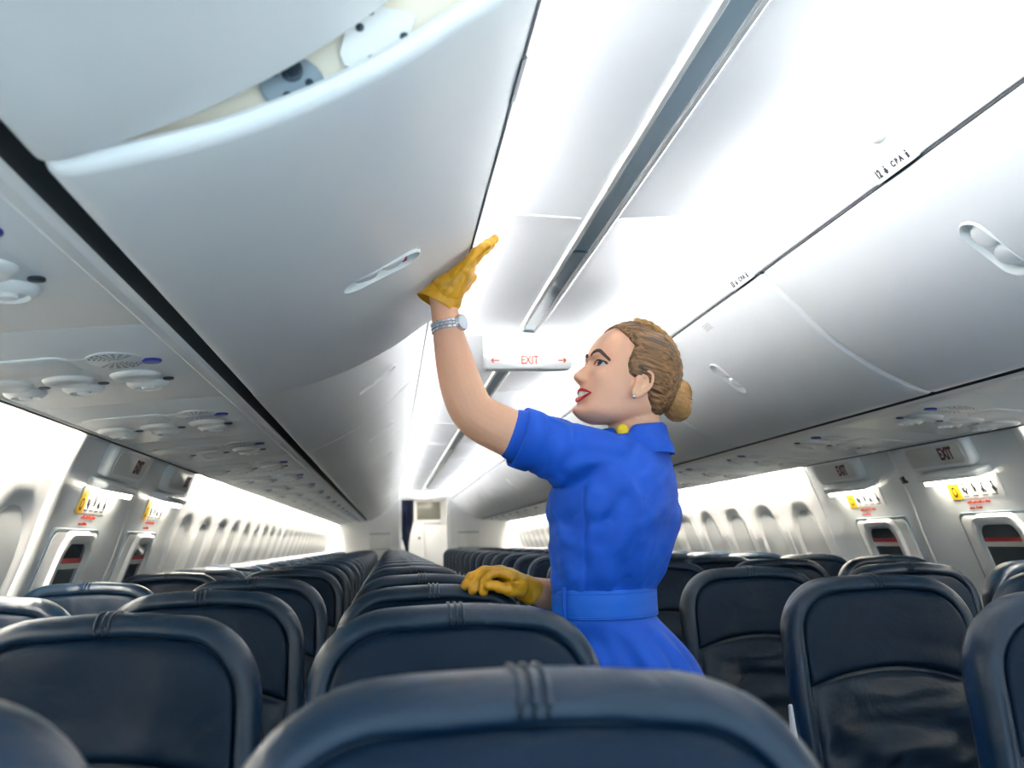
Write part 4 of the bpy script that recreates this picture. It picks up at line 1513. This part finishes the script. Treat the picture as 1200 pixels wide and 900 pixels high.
# bun: wound ring with strands running over it
vs, fs = [], []
NA, NB = 96, 24
rot = Matrix.Rotation(.25, 3, 'Y') @ Matrix.Rotation(-.35, 3, 'Z')
for i in range(NA):
    a = 2 * PI * i / NA
    for j in range(NB):
        b = 2 * PI * j / NB
        tw = a + .45 * math.sin(b)
        r = .0235 + .0019 * math.sin(tw * 19) + .0012 * noise.noise(Vector((math.cos(tw) * 4, math.sin(tw) * 4, 1))) 
        R__ = .0195
        v = Vector((-r * 1.15 * math.sin(b), (R__ + r * math.cos(b)) * math.cos(a), (R__ + r * math.cos(b)) * math.sin(a) * 1.06))
        vs.append(rot @ v + Vector((-.103, .014, .004)))
for i in range(NA):
    for j in range(NB):
        i2, j2 = (i + 1) % NA, (j + 1) % NB
        fs.append((i * NB + j, i2 * NB + j, i2 * NB + j2, i * NB + j2))
M['bun'] = mat('golden_bun_hair', (0.40, 0.205, 0.070), 0.4, bump=.6, bscale=26, var=.75, stretch=(1, 5, 5), spec=.35)
bun = meshobj('hair_bun', vs, fs, M['bun'], PO, smooth=180); bun.matrix_local = HM
core = meshobj('bun_core', *ellipsoid_data((-.112, .014, .004), (.010, .014, .016)), M['hair'], bun, smooth=180)
tag(bun, 'round golden brown bun at the back of the head')
# braid along the crown to the bun: lobes laid left and right in turn
bp_ = crom([(.030, .026, .130), (.008, .034, .128), (-.018, .041, .117), (-.042, .044, .101), (-.061, .044, .079), (-.073, .042, .052), (-.078, .040, .024)], 8)
vsf = []
nB = 12
for k in range(nB):
    t = k / (nB - 1) * (len(bp_) - 2)
    i = int(t)
    p = bp_[i].lerp(bp_[i + 1], t - i)
    T_ = (bp_[i + 1] - bp_[i]).normalized()
    out = (p - Vector((0, 0, .03))).normalized()
    side = T_.cross(out).normalized()
    s = 1 if k % 2 else -1
    d = (T_ * .8 + side * -s * .62).normalized()
    z_ = d.cross(out).normalized()
    mt = Matrix((d, z_, out)).transposed()
    sc_ = .75 + .35 * math.sin(PI * min(1, k / nB + .15))
    vsf.append(ellipsoid_data(p + side * s * .0098 * sc_ + out * .0065, (.0155 * sc_, .0082 * sc_, .0085 * sc_), 14, 10, mt))
braid = meshobj('hair_braid', *merge_data(vsf), M['bun'], PO, smooth=180)
braid.matrix_local = HM

# ---------------------------------------------------------------- dress
bf, bl = Vector((-.82, .57, 0)), Vector((-.57, -.82, 0))
def ring_loft(rows, nseg=64, fold=None):
    vs, fs = [], []
    for h, x, af, al in rows:
        for k in range(nseg):
            a = 2 * PI * k / nseg
            c, s = math.cos(a), math.sin(a)
            e = 2 / 2.25
            u = af * abs(c) ** e * (1 if c > 0 else -1)
            w = al * abs(s) ** e * (1 if s > 0 else -1)
            g = 1 + (fold(h, a) if fold else 0)
            p = Vector((x, 2.125, h)) + bf * (u * g) + bl * (w * g)
            vs.append(pz(p))
    n = len(rows)
    for j in range(n - 1):
        for k in range(nseg):
            k2 = (k + 1) % nseg
            fs.append((j * nseg + k, j * nseg + k2, (j + 1) * nseg + k2, (j + 1) * nseg + k))
    fs.append(tuple(range(nseg)))
    fs.append(tuple(range((n - 1) * nseg, n * nseg)))
    return vs, fs
def rows_of(keys, n):
    c = crom([Vector((k[0], k[1], k[2])) for k in keys], n)
    d = crom([Vector((k[3], 0, 0)) for k in keys], n)
    return [(p.x, p.y, p.z, q.x) for p, q in zip(c, d)]
bod = rows_of([(.222, -.044, .052, .056), (.205, -.050, .068, .088), (.185, -.058, .084, .128), (.155, -.066, .098, .158), (.12, -.073, .113, .172), (.085, -.081, .122, .175), (.04, -.083, .127, .171), (-.014, -.089, .121, .158), (-.062, -.099, .111, .146), (-.084, -.106, .105, .136), (-.098, -.109, .099, .128), (-.125, -.110, .094, .123)], 4)
pts = [ring_loft(bod)]
pts.append(ptube([(-.085, 2.07, .135), (-.135, 2.045, .150), (-.19, 2.025, .168), (-.245, 2.012, .186), (-.288, 2.004, .202)], [.074, .073, .066, .060, .057], 28, (0, 1, 0)))
pts.append(ptube([(.0, 2.20, .13), (.02, 2.255, .11), (.013, 2.29, .05), (.005, 2.305, .01)], [.066, .064, .060, .058], 24, (1, 0, 0)))
dress = remesh_union('dress_bodice', pts, .005, M['dress'], PO, smooth_iter=5, factor=.5)
# cloth folds: gathers above the belt, drag lines from the arm pit across the back
me = dress.data
AP = pz((-.15, 2.03, .07))
for v in me.vertices:
    p = v.co
    h = p.z - CZ
    n_ = v.normal
    d = 0.0
    # gathers over the belt
    g = sm(.03, -.075, h)
    d += g * .0026 * math.sin((p.x * .6 - p.y * .8) * 105 + 5 * noise.noise(p * 9)) 
    # diagonal drag lines
    q = Vector((p.x * 9 + p.z * 11, p.y * 5, (p.z - p.x * 1.1) * 20))
    d += .0066 * noise.noise(q) * sm(.20, .10, h) * (1 - .4 * g)
    d += .0034 * noise.noise(q * 2.1 + Vector((4, 1, 2))) * sm(.2, .1, h)
    # folds around the raised sleeve
    r = math.hypot(p.x - AP.x, p.z - AP.z)
    d += .0042 * math.sin(r * 105 + 4 * noise.noise(p * 14)) * math.exp(-((r - .055) / .045) ** 2) * sm(-.02, -.09, p.y)
    # sleeve wrinkles
    if p.x < -.17 and h > .11: d += .003 * math.sin(p.x * 130 + 7 * noise.noise(p * 18)) * sm(-.17, -.2, p.x) * sm(-.285, -.26, p.x)
    # side seam
    sx = p.x - (-.175 + .06 * (h - .05) * -.35)
    if p.y < -.03 and h < .10: d -= .0035 * math.exp(-(sx / .0028) ** 2)
    v.co = p + n_ * d
# turned hem of the raised sleeve
hc = [Vector((-.262, 2.009, .193)), Vector((-.297, 2.004, .205))]
ax = (hc[1] - hc[0]).normalized()
vs, fs = [], []
sd_ = ax.cross(Vector((0, 1, 0))).normalized(); s2 = sd_.cross(ax)
prof = [(0, .0595), (.10, .0615), (.6, .0620), (1.0, .0615), (1.04, .0600), (1.02, .0570), (.6, .056), (.2, .056)]
for t, r in prof:
    for k in range(40):
        a = 2 * PI * k / 40
        w = 1 + .012 * math.sin(3 * a + 1)
        p = hc[0].lerp(hc[1], t) + (sd_ * math.cos(a) + s2 * math.sin(a)) * r * w
        vs.append(pz(p))
for j in range(len(prof) - 1):
    for k in range(40):
        k2 = (k + 1) % 40
        fs.append((j * 40 + k, j * 40 + k2, (j + 1) * 40 + k2, (j + 1) * 40 + k))
meshobj('sleeve_hem', vs, fs, M['dress'], PO, smooth=60)
# belt with loop and keeper line
def band(rows, thick, m, name, parent=PO):
    o = []
    for h, x, af, al in rows: o.append((h, x, af, al))
    for h, x, af, al in reversed(rows): o.append((h, x, af - thick, al - thick))
    v, f = ring_loft(o)
    f = f[:-2]
    n = 64
    k0 = (len(o) - 1) * n
    f += [(k0 + k, k0 + (k + 1) % n, (k + 1) % n, k) for k in range(n)]
    return meshobj(name, v, f, m, parent, smooth=50)
belt = band([(-.099, -.1095, .0985, .1275), (-.101, -.1095, .1005, .1295), (-.128, -.110, .1010, .130), (-.155, -.109, .1010, .130), (-.157, -.109, .0985, .1275)], .006, M['belt'], 'belt')
def on_belt(a, h, g):
    c, s = math.cos(a), math.sin(a); e = 2 / 2.25
    u = (.101 + g) * abs(c) ** e * (1 if c > 0 else -1); w = (.130 + g) * abs(s) ** e * (1 if s > 0 else -1)
    return pz(Vector((-.110, 2.125, h)) + bf * u + bl * w)
aL = 1.30
lp = [on_belt(aL, -.094, .001), on_belt(aL, -.10, .004), on_belt(aL, -.128, .005), on_belt(aL, -.156, .004), on_belt(aL, -.163, .001)]
meshobj('belt_loop', *tube_data([tuple(p) for p in lp], [(.006, .002)] * 5, 10, tuple(on_belt(aL, -.128, .05) - on_belt(aL, -.128, 0))), M['dress'], belt, smooth=60)
for hh in (-.106, -.150):
    L = [tuple(on_belt(2 * PI * k / 48, hh, .0003)) for k in range(49)]
    meshobj('belt_stitching', *tube_data(L, [.0008] * 49, 6), M['dress'], belt, smooth=60)
# skirt with soft pleats
def pleat(h, a):
    k = sm(-.16, -.26, h)
    return k * (.055 * math.sin(a * 9 + 1.2 * math.sin(a * 2)) + .03 * math.sin(a * 17 + 1)) * (1 + .4 * sm(-.3, -.6, h))
sk = rows_of([(-.150, -.109, .096, .125), (-.165, -.107, .099, .128), (-.203, -.083, .112, .128), (-.255, -.060, .126, .142), (-.34, -.045, .142, .158), (-.48, -.042, .150, .168), (-.62, -.040, .156, .176)], 5)
v, f = ring_loft(sk, 128, pleat)
f = f[:-2]
so_ = meshobj('skirt', v, f, M['dress'], PO, smooth=180)
md = so_.modifiers.new('s', 'SOLIDIFY'); md.thickness = .003; md.offset = -1
# collar, open at the near side where the scarf shows
NC = Vector((-.038, 2.123, 0))
aD = math.atan2(-.065, -.040)
def collar_pt(a, h, r):
    return pz(NC + Vector((math.cos(a) * r, math.sin(a) * r, h - .10 * 0)))
vs, fs = [], []
NK = 72
for k in range(NK):
    a = 2 * PI * k / NK
    dd = abs((a - aD + PI) % (2 * PI) - PI)
    dip = math.exp(-(dd / .20) ** 2)
    back_ = .5 + .5 * math.cos(a - .3)
    top = .230 + .012 * back_ - .034 * dip
    fl = .004 + .016 * math.exp(-((dd - .55) / .3) ** 2)
    for h, r in ((.175, .088), (.196, .080 + fl), (.205, .074 + fl), (top - .006, .069 + fl * .6), (top, .0655), (top - .002, .0625), (.205, .062), (.19, .062)):
        vs.append(collar_pt(a, min(h, top) if h > .2 else h, r))
for k in range(NK):
    k2 = (k + 1) % NK
    for j in range(7):
        fs.append((k * 8 + j, k2 * 8 + j, k2 * 8 + j + 1, k * 8 + j + 1))
meshobj('collar', vs, fs, M['dress'], PO, smooth=70)
scv = []
L = [tuple(collar_pt(2 * PI * k / 40, .208 + .004 * math.sin(k), .0605)) for k in range(41)]
scv.append(tube_data(L, [(.004, .014)] * 41, 10))
kp = collar_pt(aD, .222, .0665)
scv.append(ellipsoid_data(kp, (.013, .008, .013), mtx=Matrix.Rotation(.4, 3, 'Y')))
scv.append(ellipsoid_data(kp + Vector((.010, -.002, -.010)), (.014, .005, .009), mtx=Matrix.Rotation(.7, 3, 'Y')))
meshobj('neck_scarf', *merge_data(scv), M['scarf'], PO, smooth=180)

# ---------------------------------------------------------------- gloves
def finger(P, r0, r1):
    c = crom(P, 4)
    n = len(c)
    return ptube([tuple(p) for p in c], [r0 + (r1 - r0) * i / (n - 1) + .0009 * math.cos(i * 1.6) for i in range(n)], 14, (.1, .3, .9))
gu = Vector((.652, 0, .758)); gn = Vector((-.758, 0, .652)); gy_ = Vector((0, 1, 0))
G0 = Vector((-.446, 2.030, .488))
def gp(t, y, n): return G0 + gu * t + gy_ * y + gn * n
g = []
pc = [gp(.016, 0, -.001), gp(.028, 0, -.001), gp(.045, 0, 0), (gp(.07, 0, 0)), gp(.088, 0, .001)]
g.append(ptube([tuple(p) for p in pc], [(.039, .034), (.040, .031), (.044, .027), (.045, .0235), (.041, .017)], 28, tuple(gn)))
# heel of the hand and the ball of the thumb
g.append(pzd(ellipsoid_data(gp(.030, -.018, .008), (.030, .024, .020))))
g.append(pzd(ellipsoid_data(gp(.040, .022, .006), (.032, .024, .022))))
for y0, L, sp, cv in ((-.034, .046, -.006, -.004), (-.0115, .064, -.002, -.003), (.0115, .083, .002, .0), (.033, .076, .007, .001)):
    g.append(finger([gp(.068, y0, -.002), gp(.092, y0 + sp * .3, .003), gp(.092 + L * .45, y0 + sp * .7, .005 + cv * .3), gp(.092 + L * .8, y0 + sp, .003 + cv * .8), gp(.092 + L * .98, y0 + sp, cv)], .0118, .0090))
g.append(finger([gp(.022, .034, -.004), gp(.048, .056, -.010), gp(.072, .066, -.012), gp(.094, .068, -.010)], .0150, .0105))
# flared cuff
gl1 = remesh_union('left_glove', g, .0026, M['glove'], PO, smooth_iter=4, factor=.5)
for v in gl1.data.vertices:
    p = v.co
    d = .0016 * noise.noise(p * 60) + .0014 * noise.noise(Vector((p.x * 30 + p.z * 30, p.y * 90, (p.z - p.x) * 110)))
    v.co = p + v.normal * d
def cuff(name, c0, c1, r0, r1, upd, parent, flare):
    ax = (c1 - c0).normalized()
    a1 = ax.cross(Vector(upd)).normalized(); a2 = a1.cross(ax)
    vs, fs = [], []
    if not isinstance(r0, tuple): r0, r1 = (r0, r0), (r1, r1)
    mid_ = ((r0[0] + r1[0]) / 2, (r0[1] + r1[1]) / 2)
    sh_ = lambda r, d: (r[0] - d, r[1] - d)
    prof = [(-.35, sh_(r0, .006), 0), (0, r0, 0), (.3, r0, 0), (.75, mid_, 0), (1, r1, 0), (1.03, sh_(r1, .001), 0), (1.0, sh_(r1, .0035), 0), (.4, sh_(r0, .004), 0)]
    for t, r, _ in prof:
        for k in range(40):
            a = 2 * PI * k / 40
            w = 1 + .03 * math.sin(2 * a + .7) + .012 * math.sin(5 * a)
            sh = flare * math.cos(a) * max(0, t)
            p = c0.lerp(c1, t) + (a1 * math.cos(a) * r[0] + a2 * math.sin(a) * r[1]) * w + ax * sh
            vs.append(pz(p))
    n = len(prof)
    for j in range(n - 1):
        for k in range(40):
            k2 = (k + 1) % 40
            fs.append((j * 40 + k, j * 40 + k2, (j + 1) * 40 + k2, (j + 1) * 40 + k))
    return meshobj(name, vs, fs, M['glove'], parent, smooth=70)
cuff('glove_cuff', gp(.016, 0, -.001), gp(-.014, 0, .0), (.0385, .034), (.0425, .037), (0, 1, 0), gl1, -.010)
tag(gl1, 'mustard leather glove pressed flat against the bin')

# right glove gripping the seat top
g = []
kn = [(-.318, 2.128, -.064), (-.320, 2.148, -.060), (-.319, 2.168, -.060), (-.314, 2.188, -.063)]
g.append(ptube([(-.262, 2.168, -.101), (-.280, 2.165, -.092), (-.300, 2.160, -.077), (-.316, 2.158, -.066)], [(.028, .027), (.033, .025), (.038, .021), (.037, .016)], 26, (.5, 0, .86)))
tips = [((-.345, 2.122, -.064), (-.360, 2.118, -.083), (-.362, 2.118, -.101)), ((-.354, 2.142, -.061), (-.376, 2.134, -.078), (-.383, 2.130, -.098)), ((-.357, 2.166, -.060), (-.384, 2.156, -.072), (-.396, 2.148, -.088)), ((-.348, 2.188, -.063), (-.370, 2.184, -.070), (-.384, 2.178, -.080))]
for k_, T_ in zip(kn, tips):
    g.append(finger([(k_[0] + .02, k_[1], k_[2] - .008), k_, *T_], .0118, .0092))
g.append(finger([(-.288, 2.128, -.100), (-.312, 2.112, -.097), (-.334, 2.106, -.090), (-.352, 2.106, -.086)], .0145, .0105))
g.append(pzd(ellipsoid_data((-.292, 2.138, -.092), (.026, .020, .022))))
gl2 = remesh_union('right_glove', g, .0026, M['glove'], PO, smooth_iter=4, factor=.5)
for v in gl2.data.vertices:
    p = v.co
    v.co = p + v.normal * (.0016 * noise.noise(p * 60) + .0012 * noise.noise(Vector((p.x * 90, p.y * 40, p.z * 100))))
cuff('glove_cuff', Vector((-.276, 2.1665, -.094)), Vector((-.252, 2.174, -.106)), (.029, .028), (.031, .030), (0, 0, 1), gl2, .004)
tag(gl2, 'mustard leather glove gripping the seat top')

# ---------------------------------------------------------------- watch
wc = Vector((-.4335, 2.0285, .430)); wa = (Vector((-.441, 2.03, .480)) - Vector((-.428, 2.025, .395))).normalized()
w1 = Vector((.80, -.60, 0)); w1 = (w1 - wa * w1.dot(wa)).normalized(); w2 = wa.cross(w1)
bm = bmesh.new()
for k in range(22):
    a = 2 * PI * k / 22
    if k in (0, 1, 21): continue
    rad = w1 * math.cos(a) + w2 * math.sin(a); tan = -w1 * math.sin(a) + w2 * math.cos(a)
    o = wc + rad * .0318
    mt = Matrix(((tan.x, wa.x, rad.x, 0), (tan.y, wa.y, rad.y, 0), (tan.z, wa.z, rad.z, 0), (0, 0, 0, 1)))
    mt.translation = pz(o)
    for j, off in ((-1, 0), (0, .5), (1, 0)):
        bm_box(bm, -.0042 + off * .0046, .0042 + off * .0046, j * .0066 - .0031, j * .0066 + .0031, -.0016, .0018, .0009, 1, mt)
watch = bmobj('wristwatch', bm, M['steel'], PO, smooth=40)
o = wc + w1 * .0335
mt = Matrix(((w2.x, wa.x, w1.x, 0), (w2.y, wa.y, w1.y, 0), (w2.z, wa.z, w1.z, 0), (0, 0, 0, 1))); mt.translation = pz(o)
cs = meshobj('watch_case', *disc_data(mt, .0165, .0165, [(1, -.004), (1.04, .001), (1.0, .005), (.90, .0062), (.86, .0055)], 32), M['steel'], watch, smooth=40)
meshobj('watch_face', *disc_data(mt @ Matrix.Translation((0, 0, .0056)), .0140, .0140, [(1, 0), (1, .0006)], 28), M['dial'], watch, smooth=40)
tag(watch, 'steel link wristwatch')
# shoes under the hem
for s in (-1, 1):
    x, y = -.045 + s * .042, 2.125 + s * .055
    sv, sf = ptube([(x + .022, y - .008, -1.155), (x - .03, y + .020, -1.165), (x - .10, y + .068, -1.178)], [(.034, .040), (.038, .032), (.030, .018)], 16)
    meshobj('shoe', sv, sf, M['shoe'], PO, smooth=180)
    meshobj('shoe', *ptube([(x + .028, y - .010, -1.16), (x + .030, y - .012, -1.192)], [.018, .008], 12, (1, 0, 0)), M['shoe'], PO)
